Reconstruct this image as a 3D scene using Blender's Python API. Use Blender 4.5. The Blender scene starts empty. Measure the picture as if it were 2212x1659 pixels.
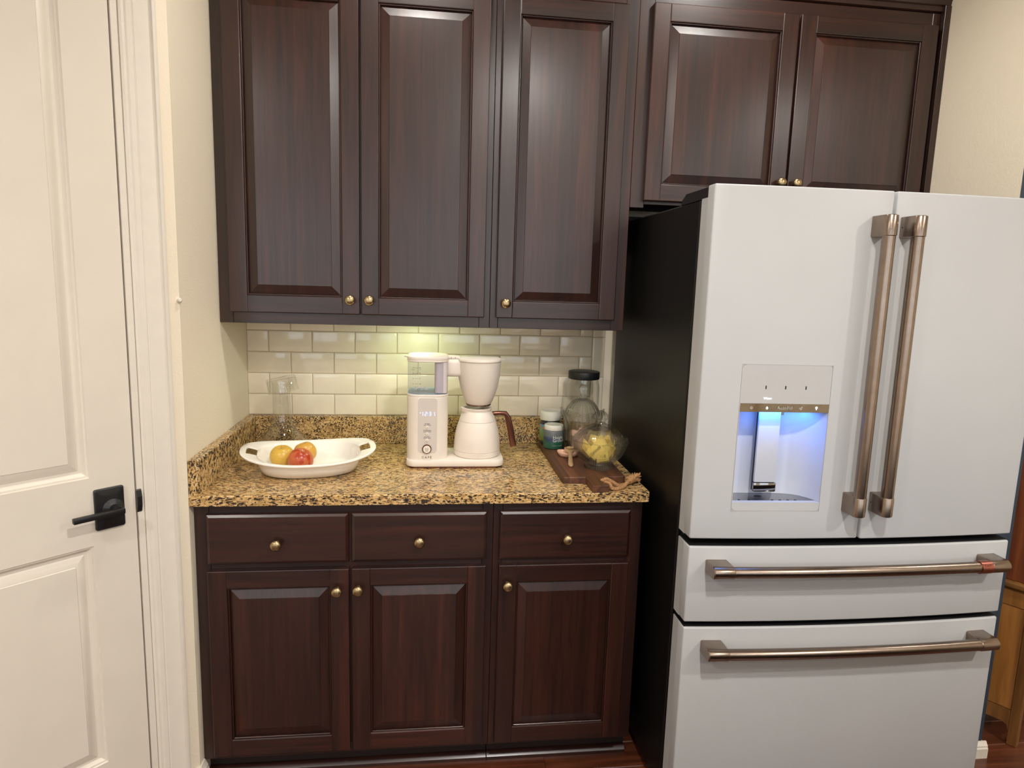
import bpy, bmesh, math, random
from mathutils import Vector, Matrix
C = bpy.context.scene.collection
SC = bpy.context.scene
R = math.radians
random.seed(7)

# ------------------------------------------------------------------ camera
cam_d = bpy.data.cameras.new('camera'); cam = bpy.data.objects.new('camera', cam_d); C.objects.link(cam)
cam_d.sensor_fit = 'HORIZONTAL'; cam_d.sensor_width = 36.0; cam_d.lens = 23.613
cam_d.clip_start = 0.02
cr, cu, cf = Vector((.9924, -.1194, .0299)), Vector((-.0112, .1537, .9881)), Vector((.1226, .9809, -.1512))
m = Matrix.Identity(4)
for i in range(3):
    m[i][0], m[i][1], m[i][2] = cr[i], cu[i], -cf[i]
m.translation = Vector((.6605, -2.5349, 1.5322))
cam.matrix_world = m
SC.camera = cam

# ------------------------------------------------------------------ world, light, exposure
SC.view_settings.view_transform = 'Standard'
SC.view_settings.look = 'None'
SC.view_settings.gamma = 1.0
SC.view_settings.use_curve_mapping = False
SC.view_settings.exposure = 0.27
SC.cycles.transparent_max_bounces = 40; SC.cycles.transmission_bounces = 24; SC.cycles.max_bounces = 24; SC.cycles.glossy_bounces = 6; SC.cycles.diffuse_bounces = 5
w = bpy.data.worlds.new('world'); SC.world = w; w.use_nodes = True
w.node_tree.nodes['Background'].inputs[0].default_value = (.86, .92, 1.0, 1)
w.node_tree.nodes['Background'].inputs[1].default_value = 2.6
CAN_COL = (1.0, .96, .905)
CANS = [(1.20, -2.40, 30), (3.10, -2.80, 28), (.62, -.76, 5.5), (1.66, -.76, 5.5), (-.75, -3.0, 24), (1.2, -4.2, 12), (3.1, -4.4, 12), (3.6, -1.0, 7)]
CEIL = 2.75
WINS = [(-1.9, -.2), (.25, 2.0), (2.5, 4.3)]; WZ0, WZ1 = .9, 2.38

def area(name, loc, size, power, col, rot=(0, 0, 0), shape='DISK', size_y=None, spread=None):
    l = bpy.data.lights.new(name, 'AREA'); l.shape = shape; l.size = size
    if size_y: l.size_y = size_y
    l.energy = power; l.color = col
    if spread: l.spread = spread
    o = bpy.data.objects.new(name, l); o.location = loc; o.rotation_euler = rot; C.objects.link(o)
    return o
for cx, cy, pw in CANS:
    area('ceiling_lamp_light', (cx, cy, CEIL - .012), .13, pw, CAN_COL, spread=R(165))

for a, b_ in WINS:      # portals only steer the sampling of the daylight through the panes
    po = area('window_portal', ((a + b_) / 2, -5.31, (WZ0 + WZ1) / 2), b_ - a, 1, (1, 1, 1), rot=(R(90), 0, 0), shape='RECTANGLE', size_y=WZ1 - WZ0)
    po.data.cycles.is_portal = True

# ------------------------------------------------------------------ material helpers
def mat(name):
    m = bpy.data.materials.new(name); m.use_nodes = True
    nt = m.node_tree; b = nt.nodes['Principled BSDF']
    return m, nt, b
def lin(c):
    return tuple(((v / 255) / 12.92 if v / 255 <= .04045 else ((v / 255 + .055) / 1.055) ** 2.4) for v in c) + (1,)
def N(nt, t, **kw):
    n = nt.nodes.new(t)
    for k, v in kw.items(): setattr(n, k, v)
    return n
def L(nt, a, b): nt.links.new(a, b)
def coords(nt, scale=(1, 1, 1), rnd=True):
    tc = N(nt, 'ShaderNodeTexCoord'); mp = N(nt, 'ShaderNodeMapping'); mp.inputs['Scale'].default_value = scale
    if rnd:
        oi = N(nt, 'ShaderNodeObjectInfo'); ad = N(nt, 'ShaderNodeVectorMath', operation='MULTIPLY_ADD')
        L(nt, oi.outputs['Random'], ad.inputs[0]); ad.inputs[1].default_value = (13.7, 29.3, 7.1); L(nt, tc.outputs['Object'], ad.inputs[2])
        L(nt, ad.outputs[0], mp.inputs['Vector'])
    else:
        L(nt, tc.outputs['Object'], mp.inputs['Vector'])
    return mp.outputs['Vector']
def noise(nt, vec, scale, detail=3, rough=.55, dist=0):
    n = N(nt, 'ShaderNodeTexNoise'); n.inputs['Scale'].default_value = scale; n.inputs['Detail'].default_value = detail
    n.inputs['Roughness'].default_value = rough; n.inputs['Distortion'].default_value = dist
    L(nt, vec, n.inputs['Vector']); return n.outputs['Fac']
def ramp(nt, fac, stops):
    r = N(nt, 'ShaderNodeValToRGB'); e = r.color_ramp.elements
    while len(e) < len(stops): e.new(.5)
    for k, (p, c) in enumerate(stops):
        e[k].position = p; e[k].color = c if len(c) == 4 else tuple(c) + (1,)
    L(nt, fac, r.inputs['Fac']); return r.outputs['Color']
def mix(nt, fac, a, b, mode='MIX'):
    n = N(nt, 'ShaderNodeMix', data_type='RGBA', blend_type=mode)
    for s, v in ((0, fac), (6, a), (7, b)):
        if hasattr(v, 'links'): L(nt, v, n.inputs[s])
        else: n.inputs[s].default_value = v
    return n.outputs[2]
def bump(nt, b, h, strength=.2, dist=.002):
    n = N(nt, 'ShaderNodeBump'); n.inputs['Strength'].default_value = strength; n.inputs['Distance'].default_value = dist
    L(nt, h, n.inputs['Height']); L(nt, n.outputs[0], b.inputs['Normal'])
def plain(name, col, rough=.5, metal=0, coat=0, spec=.5, noise_amt=.06, nscale=25, bmp=0):
    m, nt, b = mat(name)
    c = lin(col); v = coords(nt)
    f = noise(nt, v, nscale)
    lo = tuple(x * (1 - noise_amt) for x in c[:3]) + (1,); hi = tuple(min(1, x * (1 + noise_amt)) for x in c[:3]) + (1,)
    L(nt, ramp(nt, f, [(.3, lo), (.7, hi)]), b.inputs['Base Color'])
    b.inputs['Roughness'].default_value = rough; b.inputs['Metallic'].default_value = metal
    b.inputs['Coat Weight'].default_value = coat; b.inputs['Specular IOR Level'].default_value = spec
    if bmp: bump(nt, b, noise(nt, v, nscale * 6), bmp, .001)
    return m
def wall_paint(name, col):
    m, nt, b = mat(name); v = coords(nt, rnd=False)
    b.inputs['Base Color'].default_value = lin(col); b.inputs['Roughness'].default_value = .6
    bump(nt, b, noise(nt, v, 150, 2, .5), .35, .0025)
    return m
def wood(name, dark, light, axis='z', rough=.38, coat=.45, band=True, gscale=1.0):
    m, nt, b = mat(name)
    s = {'z': (60, 60, 3.2), 'x': (3.2, 60, 60), 'y': (60, 3.2, 60)}[axis]
    s = tuple(q * gscale for q in s)
    v = coords(nt, s)
    g = noise(nt, v, 1, 5, .6, .6)
    s2 = {'z': (14, 14, .6), 'x': (.6, 14, 14), 'y': (14, .6, 14)}[axis]
    v2 = coords(nt, tuple(q * gscale for q in s2))
    g2 = noise(nt, v2, 1, 2, .5, .3)
    mid = tuple((a + c) / 2 for a, c in zip(lin(dark), lin(light)))
    c1 = ramp(nt, g, [(.3, lin(dark)), (.52, mid), (.75, lin(light))])
    c2 = ramp(nt, g2, [(.3, (.68, .66, .66, 1)), (.7, (1.2, 1.16, 1.12, 1))])
    col = mix(nt, 1.0, c1, c2, 'MULTIPLY')
    if band:
        v3 = coords(nt, {'z': (13, 0, 0), 'x': (0, 0, 13), 'y': (13, 0, 0)}[axis])
        wn = N(nt, 'ShaderNodeTexVoronoi'); wn.inputs['Scale'].default_value = 1.0; L(nt, v3, wn.inputs['Vector'])
        sep = N(nt, 'ShaderNodeSeparateColor'); L(nt, wn.outputs['Color'], sep.inputs[0])
        c3 = ramp(nt, sep.outputs[0], [(0, (.72, .70, .70, 1)), (1, (1.34, 1.28, 1.22, 1))])
        col = mix(nt, 1.0, col, c3, 'MULTIPLY')
    L(nt, col, b.inputs['Base Color'])
    b.inputs['Roughness'].default_value = rough; b.inputs['Coat Weight'].default_value = coat; b.inputs['Coat Roughness'].default_value = .24; b.inputs['Specular IOR Level'].default_value = .5
    bump(nt, b, g, .06, .001)
    return m
def granite(name, stretch):
    m, nt, b = mat(name)
    v = coords(nt, stretch, rnd=False)
    big = noise(nt, coords(nt, tuple(q * .09 for q in stretch), False), 1, 3, .6)
    n1 = noise(nt, v, 1.0, 3, .52, .4)
    n2 = noise(nt, v, .45, 3, .6, .4)
    n3 = noise(nt, v, 2.3, 2, .6)
    base = ramp(nt, n2, [(.30, lin((150, 118, 78))), (.44, lin((196, 158, 100))), (.56, lin((222, 186, 126))), (.70, lin((220, 194, 152)))])
    rust = ramp(nt, n3, [(.55, (0, 0, 0, 1)), (.72, (1, 1, 1, 1))])
    base = mix(nt, rust, base, lin((132, 88, 56)))
    ad = N(nt, 'ShaderNodeMath', operation='MULTIPLY_ADD'); L(nt, big, ad.inputs[0]); ad.inputs[1].default_value = .28; L(nt, n1, ad.inputs[2])
    fl = ramp(nt, ad.outputs[0], [(.660, (0, 0, 0, 1)), (.705, (1, 1, 1, 1))])
    col = mix(nt, fl, base, lin((62, 52, 44)))
    vo = N(nt, 'ShaderNodeTexVoronoi'); vo.inputs['Scale'].default_value = .22; L(nt, v, vo.inputs['Vector'])
    spots = ramp(nt, vo.outputs['Distance'], [(.10, (1, 1, 1, 1)), (.16, (0, 0, 0, 1))])
    col = mix(nt, spots, col, lin((44, 30, 30)))
    L(nt, col, b.inputs['Base Color']); b.inputs['Roughness'].default_value = .16
    return m
def thin_glass(name, tint=(1, 1, 1), rough=.0, ior=1.45, opac=.0, body=(.9, .9, .9), gloss=.5):
    """a thin clear wall: what is behind it passes straight through, the surface mirrors by Fresnel"""
    m = bpy.data.materials.new(name); m.use_nodes = True; nt = m.node_tree; nt.nodes.clear()
    out = N(nt, 'ShaderNodeOutputMaterial'); tr = N(nt, 'ShaderNodeBsdfTransparent'); gl = N(nt, 'ShaderNodeBsdfGlossy')
    tr.inputs[0].default_value = tuple(tint) + (1,); gl.inputs['Roughness'].default_value = rough
    lw = N(nt, 'ShaderNodeLayerWeight'); lw.inputs[0].default_value = .5     # Schlick's law, the same from both sides of the wall
    pw = N(nt, 'ShaderNodeMath', operation='POWER'); L(nt, lw.outputs['Facing'], pw.inputs[0]); pw.inputs[1].default_value = 4.0
    fr = N(nt, 'ShaderNodeMath', operation='MULTIPLY_ADD'); L(nt, pw.outputs[0], fr.inputs[0]); fr.inputs[1].default_value = gloss; fr.inputs[2].default_value = ((ior - 1) / (ior + 1)) ** 2
    mx = N(nt, 'ShaderNodeMixShader'); L(nt, fr.outputs[0], mx.inputs[0]); L(nt, tr.outputs[0], mx.inputs[1]); L(nt, gl.outputs[0], mx.inputs[2])
    last = mx.outputs[0]
    if opac:
        df = N(nt, 'ShaderNodeBsdfDiffuse'); df.inputs[0].default_value = tuple(body) + (1,)
        m2 = N(nt, 'ShaderNodeMixShader'); m2.inputs[0].default_value = opac; L(nt, last, m2.inputs[1]); L(nt, df.outputs[0], m2.inputs[2]); last = m2.outputs[0]
    L(nt, last, out.inputs[0]); return m
def cut_glass(name, share=.55):
    """pressed glass: mostly see-through with a share of bent light, mirroring by Schlick's law"""
    m = thin_glass(name, (.99, .993, .99), .02, 1.65, gloss=.36); nt = m.node_tree
    mx = [n for n in nt.nodes if n.type == 'MIX_SHADER'][0]; tr = [n for n in nt.nodes if n.type == 'BSDF_TRANSPARENT'][0]
    rf = N(nt, 'ShaderNodeBsdfRefraction'); rf.inputs['Color'].default_value = (.99, .995, .99, 1); rf.inputs['IOR'].default_value = 1.16; rf.inputs['Roughness'].default_value = 0
    m2 = N(nt, 'ShaderNodeMixShader'); m2.inputs[0].default_value = share; L(nt, tr.outputs[0], m2.inputs[1]); L(nt, rf.outputs[0], m2.inputs[2])
    L(nt, m2.outputs[0], mx.inputs[1]); return m
def glow(name, col, s):
    m, nt, b = mat(name); b.inputs['Base Color'].default_value = (.02, .02, .02, 1)
    b.inputs['Emission Color'].default_value = tuple(col) + (1,); b.inputs['Emission Strength'].default_value = s; return m

M = {}
M['wall'] = wall_paint('wall_cream', (240, 229, 207))
M['navy'] = wall_paint('wall_navy', (44, 58, 72))
M['ceil'] = wall_paint('ceiling_white', (236, 230, 218))
M['trim'] = plain('white_trim_paint', (224, 217, 204), .35, noise_amt=.02)
M['doorp'] = plain('white_door_paint', (222, 214, 200), .38, noise_amt=.02, nscale=8)
M['tile'] = plain('glazed_tile', (238, 227, 206), .09, noise_amt=.05, nscale=9, coat=.3)
M['grout'] = plain('grout', (186, 170, 144), .9, bmp=.3)
DK, LT = (30, 11, 7), (60, 29, 20)
M['wz'] = wood('espresso_wood_upright', DK, LT, 'z')
M['wx'] = wood('espresso_wood_level', DK, LT, 'x')
M['wpan'] = wood('espresso_wood_panel', DK, LT, 'z', gscale=1.1)
M['wdark'] = plain('dark_cabinet_inside', (34, 22, 20), .6)
M['gr_top'] = granite('granite_top', (105, 205, 240))
M['gr_back'] = granite('granite_backsplash', (190, 190, 225))
M['gr_left'] = granite('granite_side', (240, 120, 110))
M['brass'] = plain('brushed_brass', (176, 156, 118), .3, 1, noise_amt=.1, nscale=60)
M['black'] = plain('black_metal', (22, 22, 24), .38)
M['blackp'] = plain('black_plastic', (24, 24, 26), .45)
M['fside'] = plain('black_appliance_side', (13, 12, 12), .42, spec=.3, noise_amt=.1, bmp=.1)
M['fwhite'] = plain('matte_white_appliance', (186, 188, 190), .42, noise_amt=.012, nscale=6)
M['fgap'] = plain('dark_seal', (10, 11, 14), .6)
M['bronze'] = plain('brushed_bronze', (147, 132, 120), .27, 1, noise_amt=.08, nscale=40)
M['copper'] = plain('copper_band', (176, 112, 98), .3, 1)
M['mirror'] = plain('mirror_strip', (112, 100, 82), .04, 1, noise_amt=0)
M['chrome'] = plain('dark_chrome', (150, 150, 152), .1, 1)
M['dwhite'] = plain('dispenser_white', (196, 200, 210), .35, noise_amt=.01)
M['dpanel'] = plain('dispenser_panel', (181, 181, 182), .2, noise_amt=.01)
M['cmwhite'] = plain('matte_white_plastic', (230, 220, 208), .42, noise_amt=.015)
M['cmgray'] = plain('pale_grey_panel', (208, 200, 192), .25, noise_amt=.015)
M['cmcol'] = plain('lilac_white_column', (206, 196, 196), .4, noise_amt=.02)
M['rose'] = plain('rose_bronze', (126, 84, 70), .25, 1)
M['tank'] = thin_glass('clear_tank', (.87, .875, .92), .02)
M['tankfl'] = thin_glass('smoky_tank_floor', (.78, .84, .9), .05, opac=.25, body=(.62, .72, .8))
M['glass'] = thin_glass('clear_glass', (.975, .978, .97), .02, 1.6, gloss=.7)
M['cut'] = cut_glass('cut_glass', .28)
M['cut2'] = cut_glass('pressed_glass', .45)
M['ceramic'] = plain('white_ceramic', (248, 244, 236), .1, noise_amt=.01, coat=.4)
M['board'] = wood('walnut_board', (64, 38, 24), (122, 80, 52), 'y', .5, 0, True, .8)
M['rope'] = plain('jute', (176, 132, 88), .85, noise_amt=.2, nscale=160, bmp=.4)
M['spoon'] = wood('light_spoon_wood', (158, 128, 92), (200, 172, 132), 'y', .6, 0, False, 1.5)
M['pink'] = plain('pink_stone', (236, 190, 162), .4, noise_amt=.08, nscale=70)
M['ink'] = plain('dark_ink', (60, 48, 44), .6)
M['inkb'] = plain('black_ink', (16, 15, 16), .6)
M['inkw'] = plain('white_ink', (235, 238, 232), .5)
M['yel'] = plain('yellow_paper', (246, 220, 122), .6, noise_amt=.08, nscale=30)
M['pap'] = plain('pink_paper', (226, 190, 170), .6, noise_amt=.08, nscale=40)
M['jlid'] = plain('white_lid', (224, 222, 210), .4, noise_amt=.02)
M['led'] = glow('blue_white_display', (.42, .50, 1.0), 1.9)
M['ledw'] = glow('white_backlight', (.95, .97, 1.0), 2.2)
M['lens'] = glow('lamp_lens', (1.0, .9, .74), 14)
M['plankm'] = wood('red_brown_floor', (62, 30, 18), (112, 62, 40), 'x', .3, .2, False, .6)
M['honey'] = wood('honey_oak', (120, 78, 34), (170, 120, 62), 'z', .42, .1, True, .7)
M['redw'] = wood('red_brown_hutch', (92, 46, 26), (140, 80, 44), 'z', .4, .1, True, .7)
M['paper'] = plain('cream_paper', (232, 220, 190), .8)
def label_mat():
    m, nt, b = mat('green_blue_label'); v = coords(nt, rnd=False)
    sp = N(nt, 'ShaderNodeSeparateXYZ'); L(nt, v, sp.inputs[0])
    nz = noise(nt, v, 40, 2); ad = N(nt, 'ShaderNodeMath', operation='MULTIPLY_ADD'); L(nt, nz, ad.inputs[0]); ad.inputs[1].default_value = .03; L(nt, sp.outputs[2], ad.inputs[2])
    mr = N(nt, 'ShaderNodeMapRange'); mr.inputs[1].default_value = -.025; mr.inputs[2].default_value = .055; L(nt, ad.outputs[0], mr.inputs[0])
    L(nt, ramp(nt, mr.outputs[0], [(0, lin((34, 78, 58))), (.33, lin((44, 92, 70))), (.5, lin((52, 66, 96))), (.68, lin((96, 104, 108))), (1, lin((112, 116, 116)))]), b.inputs['Base Color'])
    b.inputs['Roughness'].default_value = .25; return m
M['label'] = label_mat()
def label2_mat():
    m, nt, b = mat('colourful_label'); v = coords(nt, rnd=False)
    sp = N(nt, 'ShaderNodeSeparateXYZ'); L(nt, v, sp.inputs[0])
    mr = N(nt, 'ShaderNodeMapRange'); mr.inputs[1].default_value = -.045; mr.inputs[2].default_value = .045; L(nt, sp.outputs[2], mr.inputs[0])
    c = ramp(nt, mr.outputs[0], [(0, lin((60, 84, 40))), (.3, lin((120, 140, 70))), (.6, lin((120, 160, 120))), (.8, lin((96, 150, 180))), (.95, lin((110, 165, 200)))])
    f = ramp(nt, noise(nt, v, 45, 1), [(.58, (0, 0, 0, 1)), (.62, (1, 1, 1, 1))])
    L(nt, mix(nt, f, c, lin((214, 96, 40))), b.inputs['Base Color']); b.inputs['Roughness'].default_value = .25; return m
M['label2'] = label2_mat()
def apple_mat(name, a, c, t, wd=.24):
    m, nt, b = mat(name); v = coords(nt, (1, 1, .22), rnd=False)
    f = noise(nt, v, 60, 4, .6, .3); big = noise(nt, coords(nt, rnd=False), 18, 2)
    ad = N(nt, 'ShaderNodeMath', operation='ADD'); L(nt, f, ad.inputs[0]); L(nt, big, ad.inputs[1])
    L(nt, ramp(nt, ad.outputs[0], [(t, lin(a)), (t + wd, lin(c))]), b.inputs['Base Color'])
    b.inputs['Roughness'].default_value = .28; return m
M['ap_y'] = apple_mat('yellow_apple_skin', (208, 168, 68), (194, 138, 58), 1.16)
M['ap_r'] = apple_mat('red_apple_skin', (166, 52, 30), (190, 96, 54), .86, .5)
M['ap_m'] = apple_mat('blush_apple_skin', (208, 158, 70), (186, 96, 52), 1.0, .3)

# ------------------------------------------------------------------ object helpers
def wpos(o):
    p = Vector(o.location)
    while o.parent: o = o.parent; p = p + Vector(o.location)
    return p
def finish(name, bm, m, parent=None, smooth=40, origin=None):
    bmesh.ops.recalc_face_normals(bm, faces=bm.faces)
    vs = [v.co for v in bm.verts]
    if origin is None:
        origin = Vector([(min(v[i] for v in vs) + max(v[i] for v in vs)) / 2 for i in range(3)])
    origin = Vector(origin)
    bmesh.ops.translate(bm, verts=bm.verts, vec=-origin)
    me = bpy.data.meshes.new(name); bm.to_mesh(me); bm.free()
    for mm in (m if isinstance(m, (list, tuple)) else [m]): me.materials.append(mm)
    if smooth:
        for p in me.polygons: p.use_smooth = True
        me.set_sharp_from_angle(angle=R(smooth))
    o = bpy.data.objects.new(name, me); C.objects.link(o)
    if parent:
        o.parent = parent; o.location = origin - wpos(parent)
    else: o.location = origin
    return o
def tag(o, label=None, cat=None, group=None, kind=None):
    if label: o['label'] = label
    if cat: o['category'] = cat
    if group: o['group'] = group
    if kind: o['kind'] = kind
    return o
def thing(name, loc, label, cat, group=None):
    o = bpy.data.objects.new(name, None); C.objects.link(o); o.location = loc; o.empty_display_size = .05
    return tag(o, label, cat, group)
def struct(name, bm, m, parent=None, **k):
    o = finish(name, bm, m, parent, **k)
    if not parent: o['kind'] = 'structure'
    return o
def BM(): return bmesh.new()
def box(bm, x0, x1, y0, y1, z0, z1, bev=0, seg=1, T=None):
    vs = [bm.verts.new(p) for p in ((x0, y0, z0), (x1, y0, z0), (x1, y1, z0), (x0, y1, z0), (x0, y0, z1), (x1, y0, z1), (x1, y1, z1), (x0, y1, z1))]
    fs = [bm.faces.new([vs[i] for i in f]) for f in ((3, 2, 1, 0), (4, 5, 6, 7), (0, 1, 5, 4), (1, 2, 6, 5), (2, 3, 7, 6), (3, 0, 4, 7))]
    new = list(vs)
    if bev:
        es = list({e for f in fs for e in f.edges})
        r = bmesh.ops.bevel(bm, geom=es, offset=bev, segments=seg, affect='EDGES', profile=.5)
        new = list({v for f in r['faces'] for v in f.verts} | {v for v in vs if v.is_valid})
    if T:
        for v in new: v.co = T(v.co)
    return bm
def prism(bm, pts, axis, a, b):
    """pts: outline in the two other axes (in x,y,z order); extruded along axis from a to b"""
    def P(u, v, t): return {'x': (t, u, v), 'y': (u, t, v), 'z': (u, v, t)}[axis]
    A = [bm.verts.new(P(u, v, a)) for u, v in pts]; B = [bm.verts.new(P(u, v, b)) for u, v in pts]
    n = len(pts)
    bm.faces.new(A); bm.faces.new(B[::-1])
    for i in range(n): bm.faces.new((A[i], B[i], B[(i + 1) % n], A[(i + 1) % n]))
    return bm
def rrect(x0, x1, y0, y1, r, n=6):
    out = []
    for cx, cy, a0 in ((x1 - r, y1 - r, 0), (x0 + r, y1 - r, 90), (x0 + r, y0 + r, 180), (x1 - r, y0 + r, 270)):
        for k in range(n + 1):
            a = R(a0 + 90 * k / n); out.append((cx + r * math.cos(a), cy + r * math.sin(a)))
    return out
def lathe(bm, prof, c=(0, 0, 0), seg=40, rf=None, zf=None):
    rings = []
    for i, (r, z) in enumerate(prof):
        if r < 1e-6: rings.append([bm.verts.new((c[0], c[1], c[2] + z))])
        else:
            ring = []
            for k in range(seg):
                t = 2 * math.pi * k / seg
                rr = r * (rf(t, i, z) if rf else 1); zz = z + (zf(t, i, z) if zf else 0)
                ring.append(bm.verts.new((c[0] + rr * math.cos(t), c[1] + rr * math.sin(t), c[2] + zz)))
            rings.append(ring)
    for a, b in zip(rings, rings[1:]):
        for k in range(seg):
            k2 = (k + 1) % seg
            if len(a) == 1 and len(b) == 1: continue
            if len(a) == 1: bm.faces.new((a[0], b[k], b[k2]))
            elif len(b) == 1: bm.faces.new((a[k], b[0], a[k2]))
            else: bm.faces.new((a[k], b[k], b[k2], a[k2]))
    return bm
def loft(bm, rings, cap=True, closed=True):
    vr = [[bm.verts.new(p) for p in r] for r in rings]
    n = len(vr[0])
    for a, b in zip(vr, vr[1:]):
        for k in range(n if closed else n - 1):
            bm.faces.new((a[k], a[(k + 1) % n], b[(k + 1) % n], b[k]))
    if cap: bm.faces.new(vr[0][::-1]); bm.faces.new(vr[-1])
    return bm
def tube(bm, pts, r, seg=10, cap=True):
    pts = [Vector(p) for p in pts]; rings = []; up = None
    for i, p in enumerate(pts):
        t = (pts[min(i + 1, len(pts) - 1)] - pts[max(i - 1, 0)]).normalized()
        if up is None:
            up = Vector((0, 0, 1)) if abs(t.z) < .9 else Vector((1, 0, 0))
        a = t.cross(up).normalized(); up = a.cross(t).normalized()
        rr = r[i] if isinstance(r, (list, tuple)) else r
        rings.append([p + (a * math.cos(2 * math.pi * k / seg) + up * math.sin(2 * math.pi * k / seg)) * rr for k in range(seg)])
    return loft(bm, rings, cap)
def cyl(bm, p, q, r, seg=20): return tube(bm, [p, q], r, seg)
def smooth_path(pts, n=8):
    pts = [Vector(p) for p in pts]; out = []
    for i in range(len(pts) - 1):
        p0, p1, p2, p3 = pts[max(i - 1, 0)], pts[i], pts[i + 1], pts[min(i + 2, len(pts) - 1)]
        for k in range(n):
            t = k / n
            out.append(.5 * ((2 * p1) + (p2 - p0) * t + (2 * p0 - 5 * p1 + 4 * p2 - p3) * t * t + (3 * p1 - p0 - 3 * p2 + p3) * t ** 3))
    out.append(pts[-1]); return out
def lettering(s, size, loc, m, parent, right=(1, 0, 0), up=(0, 0, 1), align='CENTER', bend=None, name='lettering', space=1.0, thick=.0002, shear=0, bold=0):
    cu_ = bpy.data.curves.new('text', 'FONT'); cu_.body = s; cu_.size = size; cu_.align_x = align; cu_.align_y = 'CENTER'; cu_.extrude = thick
    cu_.space_character = space; cu_.resolution_u = 3; cu_.shear = shear; cu_.offset = bold
    to = bpy.data.objects.new('text', cu_); me = bpy.data.meshes.new_from_object(to); bpy.data.objects.remove(to)
    r_, u_ = Vector(right).normalized(), Vector(up).normalized(); n_ = r_.cross(u_)
    for v in me.vertices:
        x, y, z = v.co
        p = Vector(loc) + r_ * x + u_ * y + n_ * z
        v.co = bend(p) if bend else p
    bm = BM(); bm.from_mesh(me); bpy.data.meshes.remove(me)
    return finish(name, bm, m, parent, smooth=0)
def dup(o, parent=None, loc=None, rot=None):
    c = o.copy(); C.objects.link(c)
    if parent: c.parent = parent
    if loc is not None: c.location = loc
    if rot is not None: c.rotation_euler = rot
    for ch in [x for x in o.children]: dup(ch, c)
    return c

# ------------------------------------------------------------------ room shell
bm = BM(); box(bm, -2.3, 4.7, -5.3, .3, -.12, -.012); floor = struct('floor', bm, M['wdark'])
PW = .117
rows = int(5.3 / PW) + 1
for r_ in range(rows):
    y1 = .2 - r_ * PW - .03; x = -2.3 - random.random() * 1.1; pm = None
    while x < 4.7:
        ln = random.choice((1.2, 1.5, 1.8, 2.1)); a, b_ = max(x, -2.3), min(x + ln, 4.7)
        if b_ - a > .05:
            bm = BM()
            prism(bm, [(y1 - PW + .0006, -.012), (y1 - .0006, -.012), (y1 - .0006, -.002), (y1 - .003, 0), (y1 - PW + .003, 0), (y1 - PW + .0006, -.002)], 'x', a + .0005, b_ - .0005)
            finish('plank', bm, M['plankm'], floor, smooth=0)
        x += ln
bm = BM(); box(bm, -.02, 2.375, .0038, .2, -.01, CEIL); wall_back = struct('wall_back', bm, M['grout'])
# subway tiles
def tile(x0, x1, z0, z1):
    g = .0011; b = .005; x0 += g; x1 -= g; z0 += g; z1 -= g
    bm = BM()
    A = [bm.verts.new(p) for p in ((x0, .0042, z0), (x1, .0042, z0), (x1, .0042, z1), (x0, .0042, z1))]
    Bm = [bm.verts.new(p) for p in ((x0, .0025, z0), (x1, .0025, z0), (x1, .0025, z1), (x0, .0025, z1))]
    Cm = [bm.verts.new(p) for p in ((x0 + b * .4, .0006, z0 + b * .4), (x1 - b * .4, .0006, z0 + b * .4), (x1 - b * .4, .0006, z1 - b * .4), (x0 + b * .4, .0006, z1 - b * .4))]
    tl = [random.uniform(-.0003, .0003) for _ in range(2)]
    Dm = [bm.verts.new(p) for p in ((x0 + b, 0 + tl[0], z0 + b), (x1 - b, 0 + tl[1], z0 + b), (x1 - b, 0, z1 - b), (x0 + b, 0, z1 - b))]
    for P, Q in ((A, Bm), (Bm, Cm), (Cm, Dm)):
        for k in range(4): bm.faces.new((P[k], P[(k + 1) % 4], Q[(k + 1) % 4], Q[k]))
    bm.faces.new(Dm)
    finish('tile', bm, M['tile'], wall_back, smooth=45)
TX, TZ, z0 = .1545, .0785, 1.016
for r_ in range(5):
    za, zb = z0 + r_ * TZ, min(z0 + (r_ + 1) * TZ, 1.392)
    off = .077 if r_ % 2 else .1555
    xs = [0.0] + [off + TX * k for k in range(9) if off + TX * k < 1.28] + [1.287]
    for a, b_ in zip(xs, xs[1:]):
        if b_ - a > .01: tile(a, b_, za, zb)
for za, zb in ((1.016, 1.172), (1.172, 1.328), (1.328, 1.392)): tile(1.287, 1.336, za, zb)
# painted back wall to the right of the tiles (a thin skim panel the tile trim ends against)
bm = BM(); box(bm, 1.336, 2.375, .0012, .0039, 0, 2.4); finish('painted_panel', bm, M['wall'], wall_back, smooth=0)
bm = BM(); box(bm, -.12, 0, -.645, .2, 0, CEIL)
struct('wall_left', bm, M['wall'])
# diagonal pantry wall: s along the wall from the corner, d out of it
S2 = math.sqrt(.5)
def DG(s, d, z): return Vector((-S2 * s + S2 * d, -.645 - S2 * s - S2 * d, z))
def TD(v): return DG(v[0], v[1], v[2])
DOOR0, DOOR1 = .138, .750
bm = BM()
box(bm, 0, DOOR0 - .02, -.12, 0, 0, CEIL, T=TD); box(bm, DOOR1 + .02, 1.1, -.12, 0, 0, CEIL, T=TD); box(bm, DOOR0 - .02, DOOR1 + .02, -.12, 0, 2.46, CEIL, T=TD)
struct('wall_corner', bm, M['wall'])
bm = BM(); box(bm, -2.3, -.78, -1.45, -1.33, 0, CEIL); struct('wall_pantry', bm, M['wall'])
bm = BM(); box(bm, -2.42, -2.3, -5.3, -1.33, 0, CEIL); struct('wall_far_left', bm, M['wall'])
bm = BM(); box(bm, 4.7, 4.82, -5.3, .3, 0, CEIL); struct('wall_far_right', bm, M['wall'])
bm = BM(); box(bm, 2.515, 4.7, .1, .22, 0, CEIL); struct('wall_nook', bm, M['wall'])
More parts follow.
